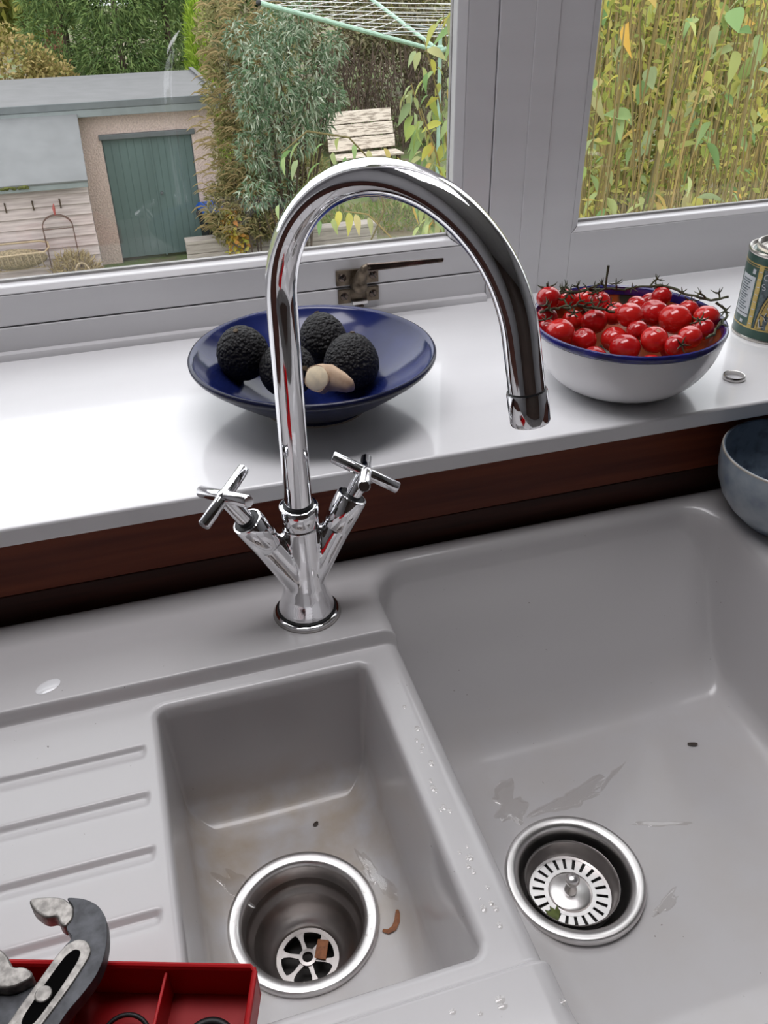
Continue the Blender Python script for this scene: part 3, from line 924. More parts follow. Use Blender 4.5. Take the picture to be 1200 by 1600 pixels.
# vine stalks: zigzag main stem with side stubs and curled sepals
def vine(name, label, pts, rad, seed, n_side):
    rnd = random.Random(seed)
    m = MB()
    P = [Vector(p) for p in pts]
    Q = []
    for i in range(len(P) - 1):
        for k in range(4):
            t = k / 4
            Q.append(P[i].lerp(P[i + 1], t) + Vector((rnd.uniform(-1, 1), rnd.uniform(-1, 1), rnd.uniform(-1, 1))) * .0008)
    Q.append(P[-1])
    m.tube(Q, [rad * rnd.uniform(.85, 1.25) for _ in Q], 7)
    stem = m.build(name, M['calyx'], None, smooth=True)
    tag(stem, label, 'stalk', 'tomato stalks in the blue-rimmed bowl')
    for k in range(n_side):
        q = Q[int((k + .5) / n_side * (len(Q) - 1))]
        d = Vector((rnd.uniform(-1, 1), rnd.uniform(-1, 1), rnd.uniform(-.1, .9))).normalized()
        e = q + d * rnd.uniform(.006, .010)
        s = MB().tube([q, q.lerp(e, .5) + Vector((0, 0, .001)), e], [rad * .8, rad * .75, rad * .95], 6)
        for j in range(5):
            a = 2 * PI * j / 5 + rnd.random()
            u_ = d.orthogonal().normalized(); w_ = d.cross(u_)
            o_ = (u_ * math.cos(a) + w_ * math.sin(a))
            L = rnd.uniform(.005, .008)
            s.tube([e, e + o_ * L * .5 + d * L * .15, e + o_ * L * .9 + d * L * .55], [.0008, .0006, .0002], 5)
        s.build('side_stalk', M['calyx'], stem, smooth=True)
    return stem


vine('tomato_stalk', 'dry greenish stalk with an upright stub, lying towards the window', [(0.290, 0.170, 0.177), (0.303, 0.178, 0.176), (0.318, 0.172, 0.177), (0.333, 0.180, 0.175), (0.350, 0.178, 0.174), (0.368, 0.172, 0.173)], .0012, 3, 8)
vine('tomato_stalk', 'dry greenish stalk drooping over the tomatoes next to the tap spout', [(0.262, 0.142, 0.174), (0.275, 0.139, 0.178), (0.290, 0.142, 0.176), (0.305, 0.150, 0.173), (0.322, 0.143, 0.171), (0.338, 0.138, 0.167)], .0012, 5, 8)
vine('tomato_stalk', 'dry stalk along the window side ending in a black twig past the rim', [(0.372, 0.178, 0.172), (0.388, 0.172, 0.175), (0.404, 0.158, 0.1775), (0.418, 0.142, 0.173), (0.433, 0.125, 0.171), (0.447, 0.120, 0.175)], .0012, 8, 6)
vine('tomato_stalk', 'pale forked stalk hooked over the bowl rim beside the tin', [(0.379, 0.0525, 0.169), (0.3935, 0.0600, 0.170), (0.4040, 0.0700, 0.174), (0.4170, 0.0790, 0.174), (0.4260, 0.0930, 0.175), (0.4190, 0.1000, 0.180)], .0012, 11, 2)
up = MB().tube([(0.349, 0.178, 0.174), (0.3495, 0.179, 0.186), (0.350, 0.1795, 0.197)], [.0012, .0010, .0014], 7)
vine_up = up.build('tomato_stalk', M['calyx'], None, smooth=True)
tag(vine_up, 'single thin stalk sticking straight up from the tomatoes', 'stalk', 'tomato stalks in the blue-rimmed bowl')

# ---- syrup tin ------------------------------------------------------------------
M['tin_green'] = mat('tin_green', (0.012, 0.060, 0.040), rough=0.3, coat=.3)
M['tin_gold'] = mat('tin_gold', (0.50, 0.37, 0.13), rough=0.3, metal=.75, var=.15, scale=200)
M['tin_metal'] = mat('tin_plate', (0.60, 0.57, 0.52), rough=0.24, metal=1, var=.15, scale=60)
M['tin_pale'] = mat('tin_pale_print', (0.52, 0.54, 0.56), rough=0.35, var=.08, scale=300)
M['tin_ink'] = mat('tin_ink', (0.012, 0.020, 0.022), rough=0.35)
M['tin_slate'] = mat('tin_slate_print', (0.13, 0.17, 0.18), rough=0.35, col2=(.06, .08, .09), scale=260)
TR, TH_ = .0375, .0915
tin = empty('syrup_tin', (0.5589, 0.1828, SILL_Z), math.radians(-30))
tag(tin, 'green and gold syrup tin with pressed metal lid on the windowsill', 'tin')
MB().lathe([(.0001, .0006), (.0365, .0006), (.0372, 0), (.0380, .0010), (.0380, .0028), (.0374, .0036)], 64).build('base_seam', M['tin_metal'], tin, smooth=True, angle=50)
MB().lathe([(.0001, .0032), (TR, .0032), (TR, .0880), (.0001, .0880)], 96).build('tin_body', M['tin_green'], tin, smooth=True, angle=40)
MB().lathe([(TR - .0004, .0868), (.0383, .0880), (.0384, .0902), (.0374, .0915), (.0362, .0912), (.0352, .0885), (.0330, .0878), (.0001, .0878)], 96).build('top_seam', M['tin_metal'], tin, smooth=True, angle=60)
MB().lathe([(.0001, .0905), (.0250, .0905), (.0275, .0915), (.0286, .0955), (.0304, .0960), (.0308, .0942), (.0304, .0885), (.0300, .0879)][::-1], 72).build('press_lid', M['tin_metal'], tin, smooth=True, angle=60)


def cpatch(name, a0, a1, z0, z1, m_, lift=.00025, parent=None, n=None):
    """printed panel on the tin wall between two angles and heights"""
    n = n or max(2, int(abs(a1 - a0) / .06))
    vs, fs = [], []
    for i in range(n + 1):
        a = a0 + (a1 - a0) * i / n
        for z, r in ((z0, TR - .0003), (z0, TR + lift), (z1, TR + lift), (z1, TR - .0003)):
            vs.append((r * math.cos(a), r * math.sin(a), z))
    for i in range(n):
        for k in range(3):
            fs.append((i * 4 + k, (i + 1) * 4 + k, (i + 1) * 4 + k + 1, i * 4 + k + 1))
    fs.append((0, 1, 2, 3)); fs.append((n * 4 + 3, n * 4 + 2, n * 4 + 1, n * 4))
    return MB().add(vs, fs).build(name, m_, parent or tin, smooth=True, angle=40)


# angle seen by the camera at the left limb of the tin is about 200 degrees; the front label starts near 235
A = math.radians
cpatch('gold_band', 0, 2 * PI, .0130, .0144, M['tin_gold'], n=64)
cpatch('gold_band', 0, 2 * PI, .0785, .0798, M['tin_gold'], n=64)
cpatch('gold_band', 0, 2 * PI, .0765, .0771, M['tin_gold'], n=64)
cpatch('gold_pillar', A(222.5), A(230.5), .0142, .0786, M['tin_gold'], .0004)
for k in range(8):
    cpatch('pillar_tie', A(224.5), A(229), .0180 + .0078 * k, .0188 + .0078 * k, M['tin_pale'], .0006)
tp = cpatch('text_panel', A(186), A(219), .0230, .0660, M['tin_pale'])
for k in range(13):
    w = 4 + (k * 37 % 11)
    cpatch('text_line', A(190), A(216 - w * .8), .0610 - .0026 * k, .0620 - .0026 * k, M['tin_slate'], .0005, tp)
cpatch('text_line', A(187), A(219), .0262, .0268, M['tin_ink'], .0005, tp)
cpatch('emblem', A(211), A(217), .0690, .0738, M['tin_pale'], .0004)
cpatch('emblem', A(205), A(211), .0160, .0195, M['tin_pale'], .0004)
cpatch('front_panel', A(233), A(327), .0150, .0760, M['tin_slate'], .0002)
# arch: gold field with dark border, drawn on the unrolled wall


def wrap(name, poly, m_, lift, parent=tin, sub=1):
    """flat print: polygon in (arc length from front centre, height), wrapped on the wall"""
    bm = bmesh.new()
    f = bm.faces.new([bm.verts.new((x, z, 0)) for x, z in poly])
    bmesh.ops.triangulate(bm, faces=[f])
    for _ in range(2):
        bmesh.ops.subdivide_edges(bm, edges=[e for e in bm.edges if abs(e.verts[0].co.x - e.verts[1].co.x) > .003], cuts=1, use_grid_fill=False)
        bmesh.ops.triangulate(bm, faces=bm.faces[:])
    for v in bm.verts:
        a = A(280) + v.co.x / TR
        v.co = Vector(((TR + lift) * math.cos(a), (TR + lift) * math.sin(a), v.co.y))
    me_ = bpy.data.meshes.new(name); bm.to_mesh(me_); bm.free()
    return link_mesh(name, me_, m_, parent)


def arch(w, h, z0, n=22):
    return [(w * math.cos(PI * i / n), z0 + h * math.sin(PI * i / n)) for i in range(n + 1)]


wrap('arch_border', arch(.0300, .0560, .0146), M['tin_ink'], .0004)
wrap('arch_border', arch(.0288, .0540, .0146), M['tin_gold'], .0005)
wrap('arch_border', arch(.0270, .0515, .0150), M['tin_ink'], .0006)
wrap('arch_field', arch(.0262, .0500, .0152), M['tin_gold'], .0007)


def wrap_text(body, size, x, z, rot, m_, lift, name='lettering'):
    cu = bpy.data.curves.new(name, 'FONT'); cu.body = body; cu.size = size; cu.align_x = 'CENTER'
    to = bpy.data.objects.new(name, cu); COL.objects.link(to)
    dg = bpy.context.evaluated_depsgraph_get()
    me_ = bpy.data.meshes.new_from_object(to.evaluated_get(dg))
    bpy.data.objects.remove(to)
    ca, sa = math.cos(rot), math.sin(rot)
    for v in me_.vertices:
        X = x + v.co.x * ca - v.co.y * sa; Z = z + v.co.x * sa + v.co.y * ca
        a = A(280) + X / TR
        v.co = Vector(((TR + lift) * math.cos(a), (TR + lift) * math.sin(a), Z))
    me_.materials.clear()
    return link_mesh(name, me_, m_, tin)


# name of the maker curving up the arch, as printed
for ch, x, z, r_ in (("L", -.0222, .0175, .25), ("Y", -.0190, .0245, .45), ("L", -.0140, .0335, .65), ("E", -.0085, .0405, .8), ("'", -.003, .047, .9), ("S", .001, .045, .6)):
    wrap_text(ch, .0125, x, z, r_, M['tin_pale'], .0009)
    wrap_text(ch, .0105, x + .0003, z + .0007, r_, M['tin_ink'], .0010)
for ch, x, z in (("S", -.0275, .0560), ("O", -.0260, .0660)):
    wrap_text(ch, .0095, x, z, .3, M['tin_pale'], .0006)

# ---- finger ring ------------------------------------------------------------------
rg = MB()
rg.lathe([(.0092, -.0019), (.0101, -.0021), (.0107, -.0012), (.0107, .0012), (.0101, .0021), (.0092, .0019)], 56, closed=True)
ro = rg.build('finger_ring', mat('white_gold', (.62, .60, .58), rough=.18, metal=1), None, smooth=True, angle=50, loc=(0.4535, 0.0950, SILL_Z + .0022))
tag(ro, 'small silver finger ring lying on the windowsill', 'ring')

# ---- grey blue bowl on the sink edge --------------------------------------------
def stone_glaze():
    m = mat('speckled_glaze', (0.34, 0.38, 0.43), rough=0.3, coat=.35, coat_rough=.1)
    nt = m.node_tree
    b = nt.nodes['Principled BSDF']
    tc = nt.nodes.new('ShaderNodeTexCoord'); sp_ = nt.nodes.new('ShaderNodeSeparateXYZ')
    nt.links.new(tc.outputs['Object'], sp_.inputs[0])
    n = nt.nodes.new('ShaderNodeTexNoise'); n.inputs['Scale'].default_value = 38; n.inputs['Detail'].default_value = 5
    nt.links.new(tc.outputs['Object'], n.inputs['Vector'])
    r = nt.nodes.new('ShaderNodeValToRGB')
    r.color_ramp.elements[0].position = .30; r.color_ramp.elements[0].color = (.20, .25, .32, 1)
    r.color_ramp.elements[1].position = .58; r.color_ramp.elements[1].color = (.38, .43, .47, 1)
    nt.links.new(n.outputs['Fac'], r.inputs[0])
    nt.links.new(r.outputs[0], b.inputs['Base Color'])
    return m


M['stone'] = stone_glaze()
M['stone_in'] = mat('blue_grey_glaze_inside', (0.13, 0.17, 0.22), rough=.3, coat=.3, col2=(.045, .06, .09), scale=70, lo=.30, hi=.55)
GB = (0.4560, -0.0090, 0.0)
gb = empty('grey_bowl', GB)
tag(gb, 'speckled grey blue stoneware bowl standing on the sink edge', 'bowl')
gop = [(.0001, .0012), (.0290, .0012), (.0300, .0003), (.0340, .0003), (.0400, .0060), (.0500, .0160), (.0590, .0290), (.0645, .0430), (.0665, .0560), (.0668, .0690), (.0662, .0735), (.0648, .0745), (.0636, .0735), (.0632, .0690), (.0628, .0560), (.0605, .0430), (.0550, .0300), (.0450, .0170), (.0300, .0090), (.0001, .0075)]
go = MB().lathe(gop[:12], 96); go.f = [f for f in go.f if len(f) == 4]
go.build('bowl_wall', M['stone'], gb, smooth=True)
gi = MB().lathe(gop[11:], 96); gi.f = [f for f in gi.f if len(f) <= 4]
gi.build('bowl_inside', M['stone_in'], gb, smooth=True)
MB().lathe([(.0652, .0742), (.0662, .0738), (.0666, .0726), (.0660, .0722), (.0650, .0734)], 80, closed=True).build('rim_line', mat('bare_rim', (.40, .37, .33), rough=.5, var=.3, scale=80), gb, smooth=True)

# =================================================================== RED TRAY, RINGS, PLIERS
M['red'] = mat('red_plastic', (0.42, 0.003, 0.006), rough=0.42, spec=.3, var=.06, scale=30)
ta = math.atan2(-.0393, .118)
TX = Vector((math.cos(ta), math.sin(ta), 0)); TY = Vector((-math.sin(ta), math.cos(ta), 0))
TO = Vector((-0.0925, -0.2985, 0.0006))          # back right corner
tray = empty('parts_tray', TO, ta)
tag(tray, 'shallow red plastic parts tray with dividers on the drainer', 'tray')
TW, TD, TZ, tw = .150, .125, .0275, .0022
MB().box((-TW, -TD, 0), (0, 0, .0018)).build('tray_floor', M['red'], tray)
MB().box((-TW, -tw, .0018), (0, 0, TZ)).build('tray_wall', M['red'], tray, bevel=.0008)
MB().box((-TW, -TD, .0018), (0, -TD + tw, TZ)).build('tray_wall', M['red'], tray, bevel=.0008)
MB().box((-tw, -TD + tw, .0018), (0, -tw, TZ)).build('tray_wall', M['red'], tray, bevel=.0008)
MB().box((-TW, -TD + tw, .0018), (-TW + tw, -tw, TZ)).build('tray_wall', M['red'], tray, bevel=.0008)
for dx in (-.0470, -.0960):
    MB().box((dx - .0008, -TD + tw, .0018), (dx + .0008, -tw, TZ - .003)).build('divider', M['red'], tray, bevel=.0005)
# rolled rim
MB().tube([(-TW, -.0004, TZ), (-.003, -.0004, TZ), (-.0004, -.003, TZ), (-.0004, -TD, TZ)], .0015, 8).build('tray_rim', M['red'], tray, smooth=True)


def oring(c, R_, r_, tilt, lab):
    m = MB()
    pts = [(R_ * math.cos(a), R_ * math.sin(a), 0) for a in np.linspace(0, 2 * PI, 37)[:-1]]
    prof = []
    vs, fs = [], []
    n, k_ = 36, 10
    for i in range(n):
        a = 2 * PI * i / n
        for j in range(k_):
            b = 2 * PI * j / k_
            vs.append(((R_ + r_ * math.cos(b)) * math.cos(a), (R_ + r_ * math.cos(b)) * math.sin(a), r_ * math.sin(b)))
    for i in range(n):
        for j in range(k_):
            fs.append((i * k_ + j, ((i + 1) % n) * k_ + j, ((i + 1) % n) * k_ + (j + 1) % k_, i * k_ + (j + 1) % k_))
    o = m.add(vs, fs).build('rubber_ring', M['black'], None, smooth=True)
    o.location = c; o.rotation_euler = tilt
    tag(o, lab, 'rubber ring', 'black rubber rings in the red tray')


oring((-0.1630, -0.3055, .0068), .0125, .0012, (.32, .0, 0), 'thin black rubber ring leaning in the middle compartment of the red tray')
oring((-0.1560, -0.3165, .0042), .0090, .0017, (.02, .0, 0), 'small thick black rubber ring lying flat in the middle compartment')
oring((-0.1225, -0.3190, .0050), .0120, .0022, (.04, 0, .4), 'thick black rubber ring in the end compartment of the red tray')
oring((-0.1240, -0.3230, .0088), .0088, .0016, (.05, .0, 0), 'black rubber ring lying on top of a thicker one in the red tray')

# slip joint pliers lying across the tray
pl = empty('slip_joint_pliers', (-.19, -.28, .0290))
tag(pl, 'worn grey slip joint pliers lying across the red tray', 'pliers')
M['pl_dark'] = mat('blued_steel', (0.070, 0.072, 0.080), rough=0.45, metal=.55, var=.35, scale=160, bump=.2, bscale=300, bdist=.0004)
M['pl_steel'] = mat('worn_steel', (0.34, 0.32, 0.30), rough=0.45, metal=.7, var=.4, scale=260, bump=.25, bscale=400, bdist=.0004)
arm = [(-0.1838, -0.2413), (-0.1735, -0.2455), (-0.1668, -0.2516), (-0.1631, -0.2600), (-0.1629, -0.2714), (-0.1650, -0.2818), (-0.1690, -0.2899), (-0.1755, -0.2970), (-0.1828, -0.3035), (-0.1864, -0.3081), (-0.1990, -.3260), (-.2220, -.3560), (-.2340, -.3480), (-0.2180, -.3180), (-0.2073, -0.2991), (-0.1985, -0.2876), (-0.1892, -0.2766), (-0.1849, -0.2701), (-0.1800, -0.2661), (-0.1838, -0.2593), (-0.1799, -0.2560), (-0.1793, -0.2484)]
tip = [(-0.2023, -0.2385), (-0.1999, -0.2366), (-0.1850, -0.2410), (-0.1793, -0.2484), (-0.1799, -0.2560), (-0.1838, -0.2593), (-0.1866, -0.2565), (-0.1878, -0.2516), (-0.1939, -0.2510), (-0.1997, -0.2446)]
slotf = [(-0.1778, -0.2678), (-0.1729, -0.2702), (-0.1706, -0.2758), (-0.1725, -0.2806), (-0.1828, -0.2941), (-0.1969, -0.3097), (-.2040, -.3180), (-.2150, -.3090), (-0.2073, -0.2980), (-0.1965, -0.2848), (-0.1849, -0.2701)]
slot = [(-0.1789, -0.2732), (-0.1757, -0.2754), (-0.1774, -0.2803), (-0.1870, -0.2934), (-0.1990, -0.3069), (-0.2046, -0.3031), (-0.1943, -0.2889), (-0.1838, -0.2759)]
lowj = [(-.2400, -.2530), (-0.2201, -0.2555), (-0.2155, -0.2600), (-0.2120, -0.2647), (-0.2096, -0.2714), (-0.2042, -0.2725), (-0.1998, -0.2768), (-0.2003, -0.2802), (-0.2101, -0.2822), (-0.2186, -0.2790), (-.2400, -.2760)]
lowb = [(-.2400, -.2760), (-0.2186, -0.2790), (-0.2101, -0.2822), (-0.2003, -0.2802), (-0.1961, -0.2803), (-0.1955, -0.2822), (-0.2074, -0.2969), (-0.2160, -.3080), (-.2300, -.3000), (-.2420, -.2880)]


def plate(name, poly, z0, z1, m_, bev, parent=pl):
    for _ in range(2):                             # round the outline off
        poly = [q for i in range(len(poly)) for q in ((poly[i][0] * .8 + poly[(i + 1) % len(poly)][0] * .2, poly[i][1] * .8 + poly[(i + 1) % len(poly)][1] * .2), (poly[i][0] * .2 + poly[(i + 1) % len(poly)][0] * .8, poly[i][1] * .2 + poly[(i + 1) % len(poly)][1] * .8))]
    o = MB().prism(poly, z0, z1).build(name, m_, parent, bevel=bev, seg=3)
    o.location = (.19, .28, -.0290)
    return o


ja = plate('upper_jaw', arm, .0375, .0462, M['pl_dark'], .0016)
t_ = plate('jaw_tip', tip, .0372, .0468, M['pl_steel'], .0014)
plate('slot_frame', slotf, .0455, .0472, M['pl_steel'], .0010)
plate('slot', slot, .0466, .0474, mat('slot_dark', (.004, .004, .004), rough=1, spec=0), .0)
lw = plate('lower_jaw', lowb, .0290, .0372, M['pl_dark'], .0014)
plate('jaw_tip', lowj, .0288, .0440, M['pl_steel'], .0014)
plate('pivot', [(-.1935 + .0042 * math.cos(a), -.2925 + .0042 * math.sin(a)) for a in np.linspace(0, 2 * PI, 17)[:-1]], .0460, .0486, M['pl_steel'], .0008)

# =================================================================== SCRAPS AND WATER IN THE SINK
def strip(name, pts, w, h, m_, lab, cat, lift=.0004):
    """small curved scrap lying on the sink surface"""
    P = [Vector((x, y, sz(x, y) + lift + h)) for x, y in pts]
    m = MB()
    n = len(P)
    vs, fs = [], []
    for i, p in enumerate(P):
        t = (P[min(i + 1, n - 1)] - P[max(i - 1, 0)]).normalized()
        s = t.cross(Vector((0, 0, 1))).normalized()
        ww = w * (0.35 + .65 * math.sin(PI * (i + .4) / (n - .2)))
        vs += [p - s * ww, p + Vector((0, 0, h * .6)), p + s * ww, p - Vector((0, 0, h * .8))]
    for i in range(n - 1):
        for k in range(4):
            fs.append((i * 4 + k, i * 4 + (k + 1) % 4, (i + 1) * 4 + (k + 1) % 4, (i + 1) * 4 + k))
    fs += [(3, 2, 1, 0), tuple(4 * (n - 1) + k for k in range(4))]
    return tag(m.add(vs, fs).build(name, m_, None, smooth=True), lab, cat)


M['peel'] = mat('orange_brown_peel', (0.30, 0.105, 0.035), rough=.6, var=.3, scale=300)
M['seed'] = mat('dark_seed', (0.035, 0.022, 0.014), rough=.6)
M['leaf_wet'] = mat('wet_green_leaf', (0.10, 0.13, 0.02), rough=.4, var=.4, scale=200)
strip('peel_scrap', [(0.0005, -.2085), (0.0040, -.2110), (0.0085, -.2105), (0.0120, -.2070), (0.0140, -.2020), (0.0146, -.1995)], .0022, .0009, M['peel'], 'thin curl of orange brown peel beside the small bowl drain', 'scrap')
strip('seed_scrap', [(-.0275, -.1060), (-.0262, -.1058), (-.0245, -.1050), (-.0236, -.1040)], .0017, .0010, M['seed'], 'dark brown seed on the floor of the small bowl', 'scrap')
strip('seed_scrap', [(0.3265, -.1060), (0.3295, -.1074), (0.3325, -.1086), (0.3345, -.1092)], .0021, .0012, M['seed'], 'dark seed on the floor of the large bowl near the wall', 'scrap')
# scrap in the small drain
ps = MB()
ps.hexa([(-.0050, -.0075, 0), (.0042, -.0085, .0002), (.0050, .0070, .0004), (-.0040, .0078, 0), (-.0050, -.0075, .0012), (.0042, -.0085, .0016), (.0050, .0070, .0018), (-.0040, .0078, .0012)])
po = ps.build('peel_scrap', M['peel'], None, bevel=.0008)
po.location = (HD[0] + .0118, HD[1] + .0030, zh - .0524); po.rotation_euler = (0, 0, -.35)
tag(po, 'flat piece of rusty orange peel lying on the small drain grid', 'scrap')
lf = MB()
for k in range(5):
    a = k * .5 - 1.0
    lf.prism([(0, 0), (.008 * math.cos(a - .3), .008 * math.sin(a - .3)), (.0125 * math.cos(a), .0125 * math.sin(a)), (.008 * math.cos(a + .3), .008 * math.sin(a + .3))], k * .0003, k * .0003 + .0005)
lo_ = lf.build('leaf_scrap', M['leaf_wet'], None, smooth=False)
lo_.location = (MD[0] - .0215, MD[1] - .0190, zm - .0215); lo_.rotation_euler = (.1, -.1, 2.2)
tag(lo_, 'yellow green scrap of leaf caught in the basket strainer', 'scrap')


def puddle(x, y, rx, ry, rot, seed, lab, h=.0005):
    rnd = random.Random(seed)
    ph = [rnd.uniform(0, 6.3) for _ in range(6)]
    n, k_ = 56, 5
    vs = [(x, y, sz(x, y) + h)]
    for j in range(1, k_ + 1):
        for i in range(n):
            a = 2 * PI * i / n
            rr = 1 + .28 * math.sin(2 * a + ph[0]) + .22 * math.sin(3 * a + ph[1]) + .14 * math.sin(5 * a + ph[2]) + .10 * math.sin(8 * a + ph[3]) + .06 * math.sin(13 * a + ph[4])
            rr *= j / k_
            dx, dy = rx * rr * math.cos(a), ry * rr * math.sin(a)
            X = x + dx * math.cos(rot) - dy * math.sin(rot); Y = y + dx * math.sin(rot) + dy * math.cos(rot)
            vs.append((X, Y, sz(X, Y) + (h if j < k_ else .00002)))
    fs = [(0, 1 + i, 1 + (i + 1) % n) for i in range(n)]
    for j in range(k_ - 1):
        for i in range(n):
            b = 1 + j * n
            fs.append((b + i, b + n + i, b + n + (i + 1) % n, b + (i + 1) % n))
    o = MB().add(vs, fs).build('water_puddle', M['water'], None, smooth=True)
    tag(o, lab, 'water', 'thin puddles of water in the sink')


puddle(0.2020, -.1230, .030, .010, .12, 1, 'thin shiny puddle on the large bowl floor behind the strainer')
puddle(0.1450, -.1120, .020, .014, .9, 2, 'thin shiny puddle between the large drain and the divider')
puddle(0.2450, -.1130, .014, .003, .5, 3, 'narrow streak of water on the large bowl floor')
puddle(-.0965, -.1420, .007, .022, .5, 4, 'thin wet patch beside the small drain under the drainer wall')
puddle(0.0075, -.1650, .006, .022, .25, 5, 'thin wet patch between the small drain and the divider wall')
puddle(0.2250, -.2350, .018, .0035, .4, 6, 'narrow streak of water beside the basket strainer')
puddle(0.2600, -.1700, .020, .003, -.3, 7, 'fine streak of water on the large bowl floor towards the grey bowl')
# small raised oval on the ledge, plain glossy white
sp_ = MB().lathe([(.0001, .0014), (.0040, .0012), (.0070, .0006), (.0084, 0)][::-1], 28)
so = sp_.build('ledge_spot', mat('white_spot', (.85, .85, .87), rough=.2, coat=.4), None, smooth=True, loc=(-.2057, -.0250, .0002))
so.scale = (1.15, .75, 1); so.rotation_euler = (0, 0, .5)
tag(so, 'small raised oval white spot on the sink ledge', 'white_spot')
# droplets on the flanges, divider and tap (too many and small to count)
dm = MB()
rnd = random.Random(2)
for _ in range(70):
    a = rnd.uniform(0, 2 * PI); r = rnd.uniform(.047, .055)
    q = rnd.uniform(.0005, .0012)
    dm.ball((HD[0] + r * math.cos(a), HD[1] + r * math.sin(a), zh + .0016), q, 8, 5, (1, 1, .5))
for _ in range(26):
    x = rnd.uniform(.042, .050); y = rnd.uniform(-.30, -.10)
    dm.ball((x, y, sz(x, y)), rnd.uniform(.0008, .0022), 8, 5, (1, 1.5, .35))
for _ in range(14):
    x = rnd.uniform(-.05, .06); y = rnd.uniform(-.40, -.335)
    dm.ball((x, y, sz(x, y)), rnd.uniform(.001, .003), 10, 5, (1.3, 1, .3))
do = dm.build('water_droplets', M['water'], None, smooth=True)
tag(do, 'fine water droplets on the drain rim and sink divider', 'droplets', kind='stuff')
# =================================================================== THE GARDEN
GZ0 = -4.05                                        # garden ground below the upstairs kitchen
rng = np.random.default_rng(7)


def ground_mat():
    m = mat('garden_ground', (0.12, 0.17, 0.05), rough=.95, col2=(0.19, 0.16, 0.11), scale=1.3, detail=8, lo=.42, hi=.56, bump=.5, bscale=14, bdist=.05)
    return m


gd_ = MB().box((-40, .7, GZ0 - .3), (45, 70, GZ0)).build('ground', ground_mat())
tag(gd_, 'grass and soil ground of the garden below the window', 'ground', kind='structure')


def leaf_mesh_np(C_, D_, N_, L, W, fold=.25, droop=.0):
    """many small leaves at once: C base points, D directions, N normals; returns verts, quads (two tris each side of the midrib)"""
    n = len(C_)
    S = np.cross(D_, N_); S /= np.linalg.norm(S, axis=1)[:, None] + 1e-9
    L = np.asarray(L).reshape(-1, 1); W = np.asarray(W).reshape(-1, 1)
    down = np.array([[0, 0, -1.0]])
    p0 = C_
    p1 = C_ + D_ * L * .45 + S * W * .5 + N_ * W * fold
    p2 = C_ + D_ * L + down * L * droop
    p3 = C_ + D_ * L * .45 - S * W * .5 + N_ * W * fold
    V = np.stack([p0, p1, p2, p3], 1).reshape(-1, 3)
    i = np.arange(n)[:, None] * 4
    T = np.concatenate([i + np.array([[0, 1, 2]]), i + np.array([[0, 2, 3]])], 0)
    return V, T


def np_mesh(name, V, T, mat_, parent=None):
    me_ = bpy.data.meshes.new(name)
    me_.vertices.add(len(V)); me_.vertices.foreach_set('co', np.ascontiguousarray(V, dtype=np.float32).ravel())
    me_.loops.add(T.size); me_.loops.foreach_set('vertex_index', np.ascontiguousarray(T, dtype=np.int32).ravel())
    me_.polygons.add(len(T)); me_.polygons.foreach_set('loop_start', np.arange(0, T.size, T.shape[1], dtype=np.int32))
    me_.update(calc_edges=True)
    return link_mesh(name, me_, mat_, parent)


def blob_points(blobs):
    Cs, Os = [], []
    for c, r, n in blobs:
        d = rng.normal(size=(n, 3)); d /= np.linalg.norm(d, axis=1)[:, None]
        rad = rng.uniform(.45, 1, (n, 1)) ** .5
        Cs.append(np.array(c)[None] + d * rad * np.array(r)[None]); Os.append(d)
    return np.vstack(Cs), np.vstack(Os)


def foliage(parent, blobs, L, W, mat_, out=.8, up=.2, jitter=.8, droop=.1, name='foliage'):
    C_, O_ = blob_points(blobs)
    n = len(C_)
    D_ = O_ * out + np.array([[0, 0, up]]) + rng.normal(size=(n, 3)) * jitter
    D_ /= np.linalg.norm(D_, axis=1)[:, None]
    N_ = O_ + rng.normal(size=(n, 3)) * .6 + np.array([[0, 0, .5]])
    N_ -= D_ * (N_ * D_).sum(1)[:, None]; N_ /= np.linalg.norm(N_, axis=1)[:, None]
    s = rng.uniform(.6, 1.3, n)
    V, T = leaf_mesh_np(C_, D_, N_, L * s, W * s, .2, droop)
    o = np_mesh(name, V, T, mat_, parent)
    o['kind'] = 'stuff'
    return o


def trunk(parent, x, y, z0, z1, r, m_, name='trunk'):
    p = MB().tube([(x, y, z0), (x + rng.uniform(-.1, .1), y, (z0 + z1) / 2), (x, y, z1)], [r, r * .8, r * .4], 8)
    return p.build(name, m_, parent, smooth=True)


M['bark'] = mat('bark', (0.085, 0.06, 0.042), rough=.95, var=.3, scale=20)
M['conifer'] = ramp_mat('conifer_green', [(0.054, 0.090, 0.036), (0.108, 0.170, 0.054), (0.176, 0.230, 0.081), (0.081, 0.120, 0.050)])
M['lime'] = ramp_mat('lime_conifer', [(0.12, 0.20, 0.02), (0.20, 0.28, 0.03), (0.26, 0.33, 0.06)])
M['ochre'] = ramp_mat('ochre_hedge', [(0.14, 0.13, 0.04), (0.27, 0.21, 0.09), (0.20, 0.19, 0.06), (0.33, 0.24, 0.12)])
M['rust'] = ramp_mat('rust_tree', [(0.30, 0.17, 0.12), (0.40, 0.22, 0.15), (0.24, 0.14, 0.10)])
M['seed_g'] = ramp_mat('seedy_olive', [(0.115, 0.115, 0.047), (0.189, 0.176, 0.074), (0.270, 0.230, 0.115), (0.135, 0.149, 0.061)])
M['spike'] = ramp_mat('seed_spike', [(0.169, 0.130, 0.065), (0.247, 0.195, 0.098), (0.325, 0.260, 0.143)])
M['bluegreen'] = ramp_mat('blue_green_leaf', [(0.057, 0.100, 0.052), (0.098, 0.158, 0.090), (0.172, 0.221, 0.152), (0.368, 0.389, 0.314), (0.069, 0.116, 0.048)])
